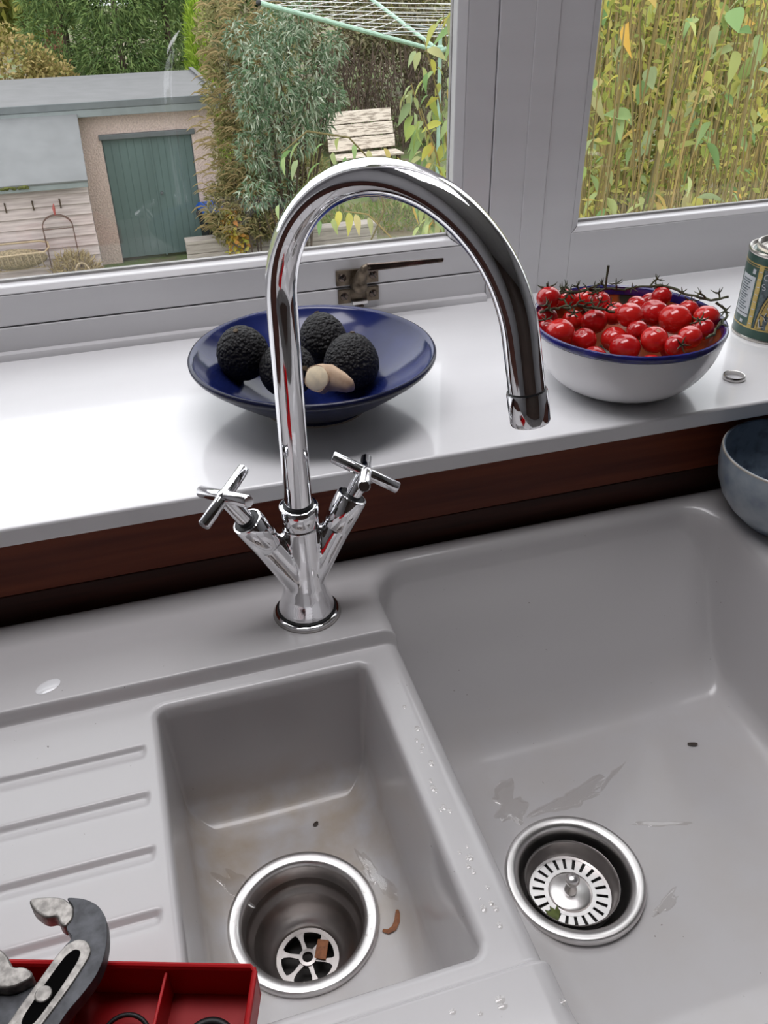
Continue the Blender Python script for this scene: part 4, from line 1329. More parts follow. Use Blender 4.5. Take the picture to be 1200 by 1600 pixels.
M['twig'] = ramp_mat('twiggy_hedge', [(0.101, 0.074, 0.051), (0.176, 0.149, 0.088), (0.135, 0.142, 0.068), (0.270, 0.243, 0.162)])
M['olive'] = ramp_mat('olive_leaf', [(0.093, 0.124, 0.028), (0.202, 0.217, 0.046), (0.326, 0.295, 0.070), (0.155, 0.186, 0.054), (0.403, 0.326, 0.109)])
M['cane'] = ramp_mat('cane', [(0.096, 0.083, 0.036), (0.179, 0.141, 0.058), (0.282, 0.205, 0.077), (0.128, 0.109, 0.051)])
M['leaf_y'] = ramp_mat('yellowing_leaf', [(0.14, 0.19, 0.06), (0.20, 0.24, 0.06), (0.34, 0.30, 0.06), (0.16, 0.21, 0.09), (0.28, 0.27, 0.13), (0.42, 0.25, 0.05), (0.15, 0.20, 0.10)], source='object')
M['leaf_g'] = ramp_mat('green_leaf', [(0.10, 0.17, 0.06), (0.15, 0.23, 0.09), (0.22, 0.27, 0.12), (0.27, 0.29, 0.10), (0.19, 0.24, 0.14)], source='object')

# ---- far trees --------------------------------------------------------------
def tree(name, lab, cat, blobs, L, W, m_, x, y, z1, r, grp=None, **kw):
    t = empty(name, (x, y, GZ0))
    f_ = foliage(t, blobs, L, W, m_, **kw); f_.location = (-x, -y, -GZ0)
    k_ = trunk(t, x, y, GZ0, z1, r, M['bark']); k_.location = (-x, -y, -GZ0)
    tag(t, lab, cat, grp)
    return t


def conifer_blobs(x, y, z0, z1, r, n):
    out = []
    k_ = 9
    for i in range(k_):
        t = i / (k_ - 1)
        rr = r * (1 - .75 * t)
        out.append(((x, y, z0 + (z1 - z0) * t), (rr, rr, (z1 - z0) / k_ * .9), int(n * (1 - .6 * t) / k_)))
    return out


for u, Y, r, z1, lab in ((105, 21.0, 1.25, 4.5, 'dark green conifer standing behind the ochre hedge'), (185, 20.0, 1.15, 3.8, 'dark green conifer standing behind the middle of the garage roof'), (262, 20.5, 1.2, 5.0, 'dark green conifer standing behind the lime green conifer')):
    p = at(u, 60, Y)
    tree('conifer_tree', lab, 'tree', conifer_blobs(p.x, p.y, GZ0 + .6, z1, r, 32000), .15, .026, M['conifer'], p.x, p.y, z1 - .5, .07, out=.9, up=-.05, jitter=.6, droop=.25)
p = at(303, 90, 18.6)
tree('lime_conifer', 'slim lime green conifer peeping over the garage roof corner', 'tree', conifer_blobs(p.x + .1, p.y, GZ0 + .6, -1.0, .50, 6500), .16, .030, M['lime'], p.x + .1, p.y, -1.5, .06, out=.6, up=.7, jitter=.35, droop=0)
p = at(40, 100, 18.6)
tree('ochre_hedge', 'ochre and yellow green hedge behind the garage roof', 'hedge', [((p.x - .5, p.y, -2.5), (1.2, .6, 1.6), 6000), ((p.x + .35, p.y, -2.7), (.75, .5, 1.25), 4500)], .10, .055, M['ochre'], p.x, p.y, -1.7, .06)
p = at(55, 20, 30)
tree('rust_tree', 'rust coloured autumn tree in front of the far house', 'tree', [((p.x + .1, p.y, -1.2), (.65, .6, 2.0), 5000)], .14, .06, M['rust'], p.x, p.y, -2, .08)
# tall trees further back, their crowns standing above the frame
for i, (x, y, zc, r) in enumerate(((-9, 27, 2.0, 3.6), (-3.5, 30, 3.5, 3.8), (3.2, 29, 3.0, 3.6), (9.5, 28, 3.0, 4.0), (16.5, 26, 2.5, 4.2), (23, 24, 2.0, 4.2))):
    tree('tall_tree', ['tall leafy tree far behind the shed', 'tall leafy tree far behind the conifers', 'tall leafy tree far behind the seed spike bush', 'tall leafy tree far behind the bench', 'tall leafy tree far behind the clothes dryer', 'tall leafy tree far behind the cane thicket'][i], 'tree',
         [((x, y, zc), (r, r * .7, r), 5200), ((x + 1, y, zc - 2.8), (r * .9, r * .6, r * .8), 3000)], .55, .30, M['olive'] if i % 2 else M['conifer'], x, y, zc, .35)

# ---- far house ----------------------------------------------------------------
hp = at(10, 30, 44)
hs = empty('far_house', (hp.x, hp.y, GZ0))
tag(hs, 'distant house with white band and grey wall beyond the trees', 'house')
M['h_wall'] = mat('far_wall', (.30, .27, .27), rough=.9, var=.1, scale=2)
M['h_white'] = mat('far_white', (.75, .76, .78), rough=.8)
M['h_roof'] = mat('far_roof', (.28, .17, .13), rough=.9, var=.2, scale=3)
hz = at(10, 36, 44).z - GZ0
MB().box((-6, 0, 0), (1.2, 6, hz)).build('house_wall', M['h_wall'], hs)
MB().box((-6, -.25, hz - .35), (1.0, -.01, hz + .35)).build('white_fascia', M['h_white'], hs)
MB().prism([(-.4, 0), (6.4, 0), (3, 3.2)], 0, 8.2, Matrix(((0, 0, 1, -6.5), (1, 0, 0, 0), (0, 1, 0, hz), (0, 0, 0, 1)))).build('house_roof', M['h_roof'], hs)

# ---- garage --------------------------------------------------------------------
M['rough'] = mat('roughcast', (0.80, 0.64, 0.57), rough=.95, col2=(0.64, 0.50, 0.445), scale=34, bump=.9, bscale=42, bdist=.03, detail=8)
M['g_door'] = mat('garage_door_paint', (0.125, 0.185, 0.175), rough=.45, var=.12, scale=2.5, stretch=(1, 1, .3))
M['g_roof'] = mat('felt_roof', (0.19, 0.19, 0.195), rough=.75, var=.08, scale=3)
M['g_trim'] = mat('roof_edge', (0.14, 0.155, 0.16), rough=.5, var=.1, scale=6)
M['g_edge'] = mat('roof_edge_pale', (0.22, 0.245, 0.245), rough=.5, var=.1, scale=6)
ga = empty('garage', (0, 14.0, GZ0))
tag(ga, 'roughcast garage with grey flat roof and green double doors', 'garage')
H = -1.80 - GZ0
DX0, DX1, DZ = -.135, 1.205, -2.19 - GZ0
MB().box((-3.2, 0, 0), (DX0, .2, H)).build('wall', M['rough'], ga)
MB().box((DX1, 0, 0), (1.58, .2, H)).build('wall', M['rough'], ga)
MB().box((DX0, 0, DZ), (DX1, .2, H)).build('wall', M['rough'], ga)
MB().box((1.38, .2, 0), (1.58, 3.5, H)).build('wall', M['rough'], ga)
MB().hexa([(-3.3, -.20, H + .02), (1.66, -.20, H + .02), (1.66, 3.55, H - .10), (-3.3, 3.55, H - .10), (-3.3, -.20, H + .165), (1.66, -.20, H + .165), (1.66, 3.55, H + .05), (-3.3, 3.55, H + .05)]).build('roof', M['g_roof'], ga, bevel=.02)
MB().box((-3.3, -.235, H + .075), (1.67, -.20, H + .170)).build('roof_edge', M['g_trim'], ga, bevel=.006)
MB().box((-3.3, -.225, H - .03), (1.66, -.20, H + .072)).build('roof_edge', M['g_edge'], ga, bevel=.006)
MB().hexa([(1.665, -.235, H + .10), (1.70, -.235, H + .10), (1.70, 3.56, H - .02), (1.665, 3.56, H - .02), (1.62, -.235, H + .215), (1.70, -.235, H + .215), (1.70, 3.56, H + .095), (1.62, 3.56, H + .095)]).build('verge', M['g_roof'], ga, bevel=.01)
MB().box((DX0 - .03, -.05, DZ), (DX1 + .05, .05, DZ + .075)).build('door_lintel', M['g_trim'], ga, bevel=.01)
dm_ = (DX0 + DX1) / 2
for a, b in ((DX0 + .01, dm_ + .03), (dm_ + .045, DX1 - .01)):
    n = 6
    d_ = empty('garage_door'); d_.parent = ga
    d_.location = (0, 0, 0)
    dl = MB().box((a, .055, .06), (b, .09, DZ - .005)).build('door_leaf', M['g_door'], d_, bevel=.004)
    for k in range(n):                             # tongue and groove boards
        w = (b - a) / n
        MB().box((a + w * k + .004, .048, .065), (a + w * (k + 1) - .004, .056, DZ - .010)).build('door_board', M['g_door'], d_, bevel=.002)
MB().box((dm_ + .022, .035, .05), (dm_ + .052, .05, DZ - .01)).build('door_cover_strip', M['g_door'], ga, bevel=.003)
MB().box((DX0 - .03, .02, 0), (DX0 + .01, .08, DZ)).build('door_post', M['g_trim'], ga, bevel=.004)
MB().box((DX1 - .01, .02, 0), (DX1 + .03, .08, DZ)).build('door_post', M['g_trim'], ga, bevel=.004)
MB().lathe([(.0001, .03), (.022, .025), (.026, 0)][::-1], 16, Matrix.Translation((dm_ + .10, .035, 1.02)) @ Matrix.Rotation(PI / 2, 4, 'X')).build('door_knob', M['g_trim'], ga, smooth=True)

# ---- shed -----------------------------------------------------------------------
M['board'] = mat('weathered_board', (0.54, 0.46, 0.44), rough=.9, col2=(0.37, 0.31, 0.295), scale=5, stretch=(.5, 3, 6), detail=6, bump=.3, bscale=30, bdist=.004)
M['s_roof'] = mat('shed_felt', (0.175, 0.18, 0.182), rough=.8, var=.10, scale=3)
M['moss'] = mat('moss', (0.10, 0.11, 0.03), rough=1, var=.4, scale=30)
sh = empty('garden_shed', (-1.8, 12.7, GZ0))
tag(sh, 'weatherboarded shed with sloping grey roof beside the garage', 'shed')
SW = 1.37                                          # right wall x = -1.8+1.37
Hs = -2.46 - GZ0
MB().box((-1.6, .03, 0), (SW - .02, 1.15, Hs)).build('shed_frame', M['board'], sh)
nb = 11
bh = Hs / nb
b_ = MB().hexa([(-1.6, -.022, 0), (SW, -.022, 0), (SW, .03, 0), (-1.6, .03, 0), (-1.6, .006, bh + .012), (SW, .006, bh + .012), (SW, .03, bh + .012), (-1.6, .03, bh + .012)])
bme = b_.mesh('weatherboard'); bme.materials.append(M['board'])
for k in range(nb):
    o = bpy.data.objects.new('weatherboard', bme); COL.objects.link(o); o.parent = sh; o.location = (rng.uniform(-.006, .006), 0, bh * k)
    if k == nb - 1: o.scale.z = .9
for k in range(7):                                 # butt joints of the boards: small dark cover pegs
    MB().box((-1.2 + k * .36, -.024, Hs - .33), (-1.2 + k * .36 + .02, -.012, Hs - .20)).build('board_peg', M['bark'], sh)
for y0, y1, z0, z1 in ((-.16, .50, .02, .36), (.47, 1.10, .335, .66)):
    MB().hexa([(-1.75, y0, Hs + z0), (SW + .03, y0, Hs + z0), (SW + .03, y1, Hs + z1), (-1.75, y1, Hs + z1), (-1.75, y0 - .01, Hs + z0 + .03), (SW + .03, y0 - .01, Hs + z0 + .03), (SW + .03, y1 - .01, Hs + z1 + .03), (-1.75, y1 - .01, Hs + z1 + .03)]).build('roof_sheet', M['s_roof'], sh, bevel=.006)
MB().box((-1.75, -.15, Hs - .05), (SW + .02, -.12, Hs + .025)).build('eave_board', M['g_edge'], sh, bevel=.004)
ms = MB()
for k in range(40):
    ms.ball((rng.uniform(-.05, .62), -.16 + rng.uniform(-.01, .02), Hs + .03 + rng.uniform(-.03, .01)), rng.uniform(.012, .03), 7, 5, (1.6, 1, .8))
mo = ms.build('moss', M['moss'], sh, smooth=True); mo['kind'] = 'stuff'
MB().prism([(0, 0), (1.08, 0), (1.08, .62), (.0, .05)], 0, .02, Matrix(((0, 0, 1, SW - .02), (1, 0, 0, .03), (0, 1, 0, Hs), (0, 0, 0, 1)))).build('gable', M['board'], sh)

# hay rack planter on the shed wall
M['straw'] = mat('straw_wire', (0.40, 0.31, 0.20), rough=.9, var=.25, scale=60)
hr = empty('hay_rack_planter', (-1.40, 12.60, -3.40))
tag(hr, 'straw coloured hay rack planter with ribs in front of the shed boards', 'planter')
MB().tube([(-.55, -.02, .22), (.20, -.02, .22), (.30, -.05, .20), (.31, -.16, .16), (.25, -.26, .13), (-.55, -.28, .12)], .014, 7).build('rack_rim', M['straw'], hr, smooth=True)
for k in range(9):
    x = -.5 + k * .085
    MB().tube([(x, -.27, .12), (x + .01, -.25, .0), (x + .02, -.12, -.12), (x + .02, -.02, -.13)], .009, 6).build('rack_rib', M['straw'], hr, smooth=True)
MB().tube([(-.55, -.14, -.12), (.22, -.13, -.11)], .010, 6).build('rack_bar', M['straw'], hr, smooth=True)
lin = MB().ball((-.15, -.13, .03), .42, 24, 12, (1, .27, .33)).build('moss_liner', mat('dry_moss', (.28, .22, .13), rough=1, var=.45, scale=40, bump=.8, bscale=60, bdist=.02), hr, smooth=True)
# wire plant support against the boards
ps_ = empty('wire_plant_support', (-.92, 12.58, GZ0))
tag(ps_, 'rusty wire arch plant support in front of the shed boards', 'plant support')
M['rustw'] = mat('rusty_wire', (.13, .08, .065), rough=.9)
for dy in (0, -.06):
    pts = [(-.20, dy, .2), (-.20, dy, 1.05)] + [(-.20 * math.cos(t), dy, 1.05 + .16 * math.sin(t)) for t in np.linspace(.2, PI - .2, 9)] + [(.20, dy, 1.05), (.20, dy, .2)]
    MB().tube(pts, .007, 6).build('wire_arch', M['rustw'], ps_, smooth=True)
MB().tube([(-.2, -.03, 1.02), (.2, -.03, 1.02)], .006, 6).build('wire_bar', M['rustw'], ps_)
MB().tube([(0, -.03, 1.20), (0, -.03, 1.30), (.01, -.03, 1.36)], [.01, .02, .006], 8).build('wire_finial', mat('red_finial', (.35, .08, .07), rough=.6), ps_, smooth=True)
dg_ = empty('dry_plant', (-.80, 12.45, GZ0))
tag(dg_, 'tan dried plant clump in front of the wire plant support', 'plant')
foliage(dg_, [((0, 0, .35), (.34, .14, .34), 1500)], .14, .012, M['spike'], out=.3, up=.8, jitter=.5)
hp2 = empty('garden_hoop', (-.70, 12.3, -3.62))
tag(hp2, 'small pale wicker hoop standing beside the dried plant', 'hoop')
MB().tube([(.10 * math.cos(t), 0, .16 * math.sin(t)) for t in np.linspace(0, PI, 12)], .012, 6).build('hoop_loop', M['straw'], hp2, smooth=True)
MB().box((-.14, -.14, GZ0 + 3.62), (.14, .14, .0)).build('hoop_block', M['board'], hp2, bevel=.01)

# ---- bin and timber bed -------------------------------------------------------------
bn = empty('wheelie_bin', (1.40, 13.72, GZ0), .15)
tag(bn, 'black wheelie bin with bright blue lid beside the garage door', 'bin')
M['bin'] = mat('bin_black', (.018, .019, .02), rough=.5)
M['bin_lid'] = mat('bin_blue', (.010, .085, .40), rough=.4)
MB().hexa([(-.19, -.20, .05), (.19, -.20, .05), (.19, .20, .05), (-.19, .20, .05), (-.24, -.25, .78), (.24, -.25, .78), (.24, .25, .78), (-.24, .25, .78)]).build('bin_body', M['bin'], bn, bevel=.02)
MB().hexa([(-.26, -.29, .785), (.26, -.29, .785), (.26, .27, .785), (-.26, .27, .785), (-.20, -.22, .84), (.20, -.22, .84), (.20, .25, .86), (-.20, .25, .86)]).build('bin_lid', M['bin_lid'], bn, bevel=.02)
MB().tube([(-.29, -.2, .79), (-.32, -.22, .81), (-.30, -.25, .83)], [.04, .05, .02], 8).build('bin_handle', M['bin'], bn, smooth=True)
for s in (-1, 1):
    MB().lathe([(.0001, -.03), (.05, -.03), (.055, 0), (.05, .03), (.0001, .03)], 18, Matrix.Translation((s * .2, .2, .055)) @ Matrix.Rotation(PI / 2, 4, 'Y')).build('bin_wheel', M['bin'], bn)
tbd = empty('timber_bed', (1.48, 13.2, GZ0))
tag(tbd, 'weathered timber edge of a raised bed beside the bin', 'raised bed')
M['timber'] = mat('grey_timber', (.50, .45, .40), rough=.9, col2=(.34, .30, .27), scale=6, stretch=(.6, 5, 5), bump=.3, bscale=30, bdist=.005)
for z0, z1 in ((0, .145), (.15, .295), (.30, .44)):
    MB().box((-.65, -.10, z0), (2.4, .02, z1)).build('sleeper', M['timber'], tbd, bevel=.01)
MB().box((-.65, -.11, .442), (2.4, .14, .50)).build('sleeper', M['timber'], tbd, bevel=.01)

# ---- bench ---------------------------------------------------------------------------
bc_ = at(563, 207, 18.6)
be = empty('garden_bench', (bc_.x, bc_.y, GZ0), .10)
tag(be, 'weathered pale wooden garden bench in front of the twiggy hedge', 'bench')
M['bench'] = mat('bleached_plank', (.66, .58, .49), rough=.9, col2=(.30, .25, .20), scale=7, stretch=(.7, 5, 5), detail=7, lo=.38, hi=.52, bump=.3, bscale=40, bdist=.004)
for k in range(3):
    zc = .50 + .245 * k
    MB().hexa([(-.78, -.16 + .10 * k, zc), (.74, -.16 + .10 * k, zc), (.74, -.13 + .10 * k, zc), (-.78, -.13 + .10 * k, zc), (-.76, -.07 + .10 * k, zc + .225), (.76, -.07 + .10 * k, zc + .225), (.76, -.04 + .10 * k, zc + .225), (-.76, -.04 + .10 * k, zc + .225)]).build('back_slat', M['bench'], be, bevel=.01)
for k in range(3):
    MB().box((-.76, -.58 + .15 * k, .40), (.76, -.44 + .15 * k, .44)).build('seat_slat', M['bench'], be, bevel=.008)
for sx in (-.66, .66):
    MB().box((sx - .04, -.55, 0), (sx + .04, -.47, .40)).build('leg', M['bark'], be, bevel=.006)
    MB().hexa([(sx - .04, -.12, 0), (sx + .04, -.12, 0), (sx + .04, -.04, 0), (sx - .04, -.04, 0), (sx - .04, .12, 1.18), (sx + .04, .12, 1.18), (sx + .04, .19, 1.18), (sx - .04, .19, 1.18)]).build('back_post', M['bark'], be, bevel=.006)

# ---- rotary clothes dryer ---------------------------------------------------------------
M['dry_green'] = mat('pale_green_paint', (.38, .56, .44), rough=.45, var=.1, scale=8)
M['line'] = mat('white_line', (.85, .85, .85), rough=.6)
hub = at(668, 80, 12.0)
rd = empty('rotary_dryer', (hub.x + .18, hub.y, GZ0))
tag(rd, 'pale green rotary clothes dryer with white lines', 'clothes dryer')
hz_ = hub.z - GZ0
MB().tube([(0, 0, 0), (0, 0, hz_ + .30)], .026, 14).build('pole', M['dry_green'], rd, smooth=True)
MB().lathe([(.027, -.09), (.05, -.07), (.05, .05), (.027, .07)], 18, Matrix.Translation((0, 0, hz_)), closed=False).build('hub', M['dry_green'], rd, smooth=True)
MB().lathe([(.027, -.05), (.045, -.04), (.045, .03), (.027, .05)], 18, Matrix.Translation((0, 0, hz_ + .25))).build('hub', M['g_edge'], rd, smooth=True)
tipw = at(404, 4, 11.45)
d0 = Vector((tipw.x - rd.location.x, tipw.y - rd.location.y, 0))
LEN = d0.length
a0 = math.atan2(d0.y, d0.x)
rise = tipw.z - hub.z
dirs = [Vector((math.cos(a0 + k * PI / 2), math.sin(a0 + k * PI / 2), 0)) for k in range(4)]
for d in dirs:
    MB().tube([d * .04 + Vector((0, 0, hz_)), d * LEN + Vector((0, 0, hz_ + rise))], .028, 8).build('arm', M['dry_green'], rd, smooth=True)
    MB().tube([d * .04 + Vector((0, 0, hz_ + .25)), d * LEN * .38 + Vector((0, 0, hz_ + rise * .38))], .010, 7).build('strut', M['g_edge'], rd, smooth=True)
    MB().ball(tuple(d * LEN + Vector((0, 0, hz_ + rise))), .035, 10, 7).build('arm_cap', M['bin'], rd, smooth=True)
NL = 9
for k in range(NL):
    t = 1 - k * .082
    for j in range(4):
        A_ = dirs[j] * LEN * t + Vector((0, 0, hz_ + rise * t + .02)); B_ = dirs[(j + 1) % 4] * LEN * t + Vector((0, 0, hz_ + rise * t + .02))
        mid = (A_ + B_) / 2 - Vector((0, 0, .02))
        MB().tube([A_, mid, B_], .0034, 5).build('line', M['line'], rd)

# ---- bushes between garage and bench ------------------------------------------------------
def bush(name, lab, x, y, cat='bush'):
    t = empty(name, (x, y, GZ0)); tag(t, lab, cat); return t


def in_local(o, root):
    o.location = -root.location
    return o


# seed spike bush in front of the garage corner
c = at(365, 260, 13.0)
sb = bush('seed_spike_bush', 'olive bush with drooping brown seed spikes at the garage corner', c.x, c.y)
bl = []
for u, v, rx, rz, n in ((345, 60, .34, .55, 1500), (360, 150, .38, .6, 1800), (375, 240, .42, .6, 2200), (390, 320, .46, .6, 2200), (440, 330, .5, .5, 2000), (420, 90, .4, .6, 1500), (470, 290, .5, .6, 2000), (350, 330, .28, .5, 1300)):
    q = at(u, v, 13.1); bl.append(((q.x, q.y, q.z), (rx, .35, rz), n))
in_local(foliage(sb, bl, .095, .026, M['seed_g'], out=.5, up=.1, jitter=.9), sb)
sv, st_ = [], []
nv = 0
for i in range(520):                                # the spikes: short drooping strips
    u = rng.uniform(318, 450); v = rng.uniform(-20, 370)
    if u > 420 and v < 200: continue
    q = np.array(at(u, v, 12.7 + rng.uniform(-.2, .3)))
    dx = -1 if rng.random() < .8 else 1
    L = rng.uniform(.13, .24); w = rng.uniform(.016, .030)
    d1 = np.array([dx * rng.uniform(.6, 1), rng.uniform(-.5, .3), .35]); d2 = np.array([dx * .8, d1[1], -.55])
    p0, p1, p2, p3 = q, q + d1 * L * .35, q + d1 * L * .55 + d2 * L * .25, q + d1 * L * .55 + d2 * L * .65
    for a_1, b_1, wa, wb_ in ((p0, p1, w * .5, w), (p1, p2, w, w), (p2, p3, w, w * .25)):
        n_ = np.array([0, -.3, 1.0]); n2_ = np.array([0, 1, .2])
        sv += [a_1 - n_ * wa * .5, b_1 - n_ * wb_ * .5, b_1 + n_ * wb_ * .5, a_1 + n_ * wa * .5, a_1 - n2_ * wa * .5, b_1 - n2_ * wb_ * .5, b_1 + n2_ * wb_ * .5, a_1 + n2_ * wa * .5]
        st_ += [(nv, nv + 1, nv + 2), (nv, nv + 2, nv + 3), (nv + 4, nv + 5, nv + 6), (nv + 4, nv + 6, nv + 7)]
        nv += 8
o = np_mesh('seed_spikes', np.array(sv), np.array(st_), M['spike'], sb); o['kind'] = 'stuff'; in_local(o, sb)
sm = MB()
for i in range(34):
    x = c.x + rng.uniform(.05, 1.2)
    sm.tube([(x, c.y + rng.uniform(-.3, .4), GZ0), (x + rng.uniform(-.1, .1), c.y, GZ0 + 1.6), (x + rng.uniform(-.3, .3), c.y + rng.uniform(-.2, .2), GZ0 + rng.uniform(2.2, 3.3))], [.014, .011, .005], 5)
in_local(sm.build('stems', M['bark'], sb), sb)

# blue green bush with hanging pale leaves
c = at(450, 200, 12.4)
bb_ = bush('blue_green_bush', 'tall blue green bush with hanging narrow leaves, between garage and bench', c.x, c.y)
cl = []
for u, v, r, n in ((430, 45, .26, 420), (410, 100, .27, 420), (440, 130, .28, 420), (398, 165, .24, 360), (425, 190, .26, 420), (500, 110, .20, 260), (520, 75, .18, 220), (515, 150, .20, 280), (480, 160, .22, 320), (395, 230, .24, 340), (420, 250, .22, 320), (450, 70, .24, 360), (465, 210, .24, 300), (500, 190, .18, 240), (385, 130, .2, 260), (375, 60, .2, 220), (470, 30, .22, 260), (440, 290, .24, 260), (400, 300, .22, 240)):
    q = at(u, v, 12.2 + rng.uniform(-.25, .25)); cl.append(((q.x, q.y, q.z), (r, r * .8, r * 1.15), int(n * .95)))
in_local(foliage(bb_, cl, .105, .023, M['bluegreen'], out=.55, up=-.35, jitter=.6, droop=.25), bb_)
sm = MB()
for (p_, r_, n_) in cl:
    sm.tube([(c.x + rng.uniform(-.2, .2), c.y, GZ0), (c.x * .5 + p_[0] * .5, c.y, (GZ0 + p_[2]) / 2 - .2), p_], [.02, .014, .006], 5)
in_local(sm.build('stems', M['bark'], bb_), bb_)
yb_ = at(362, 345, 12.9)
ybu = bush('yellow_leaf_plant', 'small yellow and orange leaved plant beside the blue bin lid', yb_.x, yb_.y, 'plant')
in_local(foliage(ybu, [((yb_.x, yb_.y, yb_.z - .05), (.13, .12, .26), 150), ((yb_.x + .05, yb_.y, GZ0 + .4), (.15, .12, .4), 150)], .09, .06, ramp_mat('yellow_orange', [(.45, .35, .05), (.40, .17, .05), (.28, .30, .05), (.5, .42, .12)]), out=.6, up=.1), ybu)

# twiggy hedge behind the bench
c = at(590, 90, 20.5)
th = bush('twiggy_hedge', 'brown twiggy hedge behind the wooden bench', c.x, c.y, 'hedge')
bl = []
for u, v, rx, rz, n in ((420, 20, 1.3, 1.1, 3000), (520, 30, 1.2, 1.2, 3400), (600, 20, 1.2, 1.1, 3400), (680, 40, 1.3, 1.3, 3400), (760, 60, 1.4, 1.6, 2600), (540, 130, 1.0, 1.0, 1500), (620, 140, 1.0, 1.2, 1500), (690, 200, 1.1, 1.5, 2600), (480, 230, 1.0, 1.5, 2600), (560, 260, 1.2, .9, 1800), (650, 280, 1.2, .9, 1800)):
    q = at(u, v, 21); bl.append(((q.x, q.y, q.z), (rx, .8, rz), n))
in_local(foliage(th, bl, .12, .05, M['twig'], out=.4, up=.3, jitter=.9), th)
tw_ = MB()
for i in range(420):
    u = rng.uniform(500, 690); v = rng.uniform(85, 215)
    q = at(u, v, 20.0 + rng.uniform(-.3, .5))
    d = Vector((rng.uniform(-.5, .5), rng.uniform(-.3, .3), 1)).normalized() * rng.uniform(.3, .8)
    tw_.tube([q - d * .5, q + Vector((rng.uniform(-.05, .05), 0, 0)), q + d * .5], [.014, .011, .005], 4, cap=False)
o = tw_.build('twigs', mat('twig_brown', (.12, .085, .065), rough=.95, var=.4, scale=3), th); o['kind'] = 'stuff'; in_local(o, th)

# low plants, pots and stones near the dryer foot
lp = at(600, 345, 14.6)
lwp = bush('low_border', 'low grassy border with dead stems under the bench', lp.x, lp.y, 'plants')
in_local(foliage(lwp, [((lp.x, lp.y, GZ0 + .10), (1.6, .6, .22), 2400), ((lp.x + 1.0, lp.y + .5, GZ0 + .25), (.8, .4, .35), 1200)], .16, .022, ramp_mat('grassy', [(.10, .16, .04), (.15, .22, .06), (.22, .22, .10), (.28, .22, .12)]), out=.3, up=.9, jitter=.5), lwp)
for i, (u, v, Yp, lab) in enumerate(((592, 338, 16.2, 'grey stone block in the border below the bench'), (610, 330, 16.8, 'brown stone block in the border behind the grey one'))):
    q = at(u, v, Yp)
    s = MB().box((-.16, -.12, 0), (.16, .12, .42 + .1 * i)).build('stone_block', mat('stone_%d' % i, (.26 - .06 * i, .23 - .07 * i, .22 - .1 * i), rough=.95, var=.3, scale=12), None, bevel=.04, seg=3)
    s.location = (q.x, q.y, GZ0); tag(s, lab, 'stone')

# ---- broad leaved canes near the house ------------------------------------------------------
def leaf_template(name, L, W, droop, mat_):
    n = 6
    vs, fs = [], []
    for i in range(n + 1):
        t = i / n
        w = W * .5 * math.sin(PI * min(1, t ** .75 * .98 + .02)) * (1.0 if t < .99 else 0)
        x = L * t; z = -droop * L * t * t
        vs += [(x, -w, z + w * .35), (x, 0, z), (x, w, z + w * .35)]
    for i in range(n):
        for k in range(2):
            fs.append((i * 3 + k, (i + 1) * 3 + k, (i + 1) * 3 + k + 1, i * 3 + k + 1))
    me_ = MB().add(vs, fs).mesh(name, True)
    me_.materials.append(mat_)
    return me_


LEAF = [leaf_template('leaf', 1, .46, .35, M['leaf_y']), leaf_template('leaf', 1, .36, .6, M['leaf_g']), leaf_template('leaf', 1, .55, .15, M['leaf_g']), leaf_template('leaf', 1, .42, .8, M['leaf_y'])]
LIGHTBIAS = Vector((0, -.6, .3))


def add_leaf(root, p, size, yaw, pitch, roll, k=None):
    o = bpy.data.objects.new('leaf', LEAF[k if k is not None else int(rng.integers(0, 4))])
    COL.objects.link(o); o.parent = root
    o.location = Vector(p) - root.location
    o.rotation_euler = (roll, pitch, yaw); o.scale = (size, size, size)
    return o


def cane_shrub(lab, x, y, canes, zrange, n_leaf, lsize, spread, seedv, lean=(0, 0), fmat=None, fn=0, vis=None):
    t = empty('cane_shrub', (x, y, GZ0)); tag(t, lab, 'shrub', 'tall cane shrubs by the house')
    r_ = random.Random(seedv)
    m = MB()
    tops = []
    for i in range(canes):
        bx, by = x + r_.gauss(0, spread * .5), y + r_.gauss(0, spread * .4)
        tx, ty = bx + r_.gauss(lean[0], .22), by + r_.gauss(lean[1], .18)
        tz = r_.uniform(*zrange)
        k_ = 7
        path = [Vector((bx + (tx - bx) * (j / k_) ** 1.6 + r_.gauss(0, .012), by + (ty - by) * (j / k_) ** 1.6 + r_.gauss(0, .012), GZ0 + (tz - GZ0) * j / k_)) for j in range(k_ + 1)]
        rr = r_.uniform(.003, .010)
        m.tube(path, [rr * (1 - .08 * j) for j in range(k_ + 1)], 5, cap=False)
        tops.append(path)
    st2 = m.build('canes', M['cane'], t, smooth=True); st2.location = -t.location
    for i in range(n_leaf):
        pa = tops[i % len(tops)]
        j = r_.randint(3, len(pa) - 2)
        q = pa[j].lerp(pa[j + 1], r_.random())
        if q.z < -1.5: q = pa[-1].lerp(pa[-2], r_.random())
        add_leaf(t, q, lsize * r_.uniform(.55, 1.25), r_.uniform(-PI, 0) if r_.random() < .75 else r_.uniform(0, PI), r_.uniform(-.2, 1.1), r_.uniform(-.7, .7))
    if fn:
        f_ = foliage(t, [((x, y + .1, z_), (spread, spread * .8, .5), fn) for z_ in (-1.9, -1.2, -.6, 0.0, .5)], lsize * .60, lsize * .20, fmat or M['olive'], out=.3, up=.1, jitter=1.0)
        f_.location = -t.location
    return t


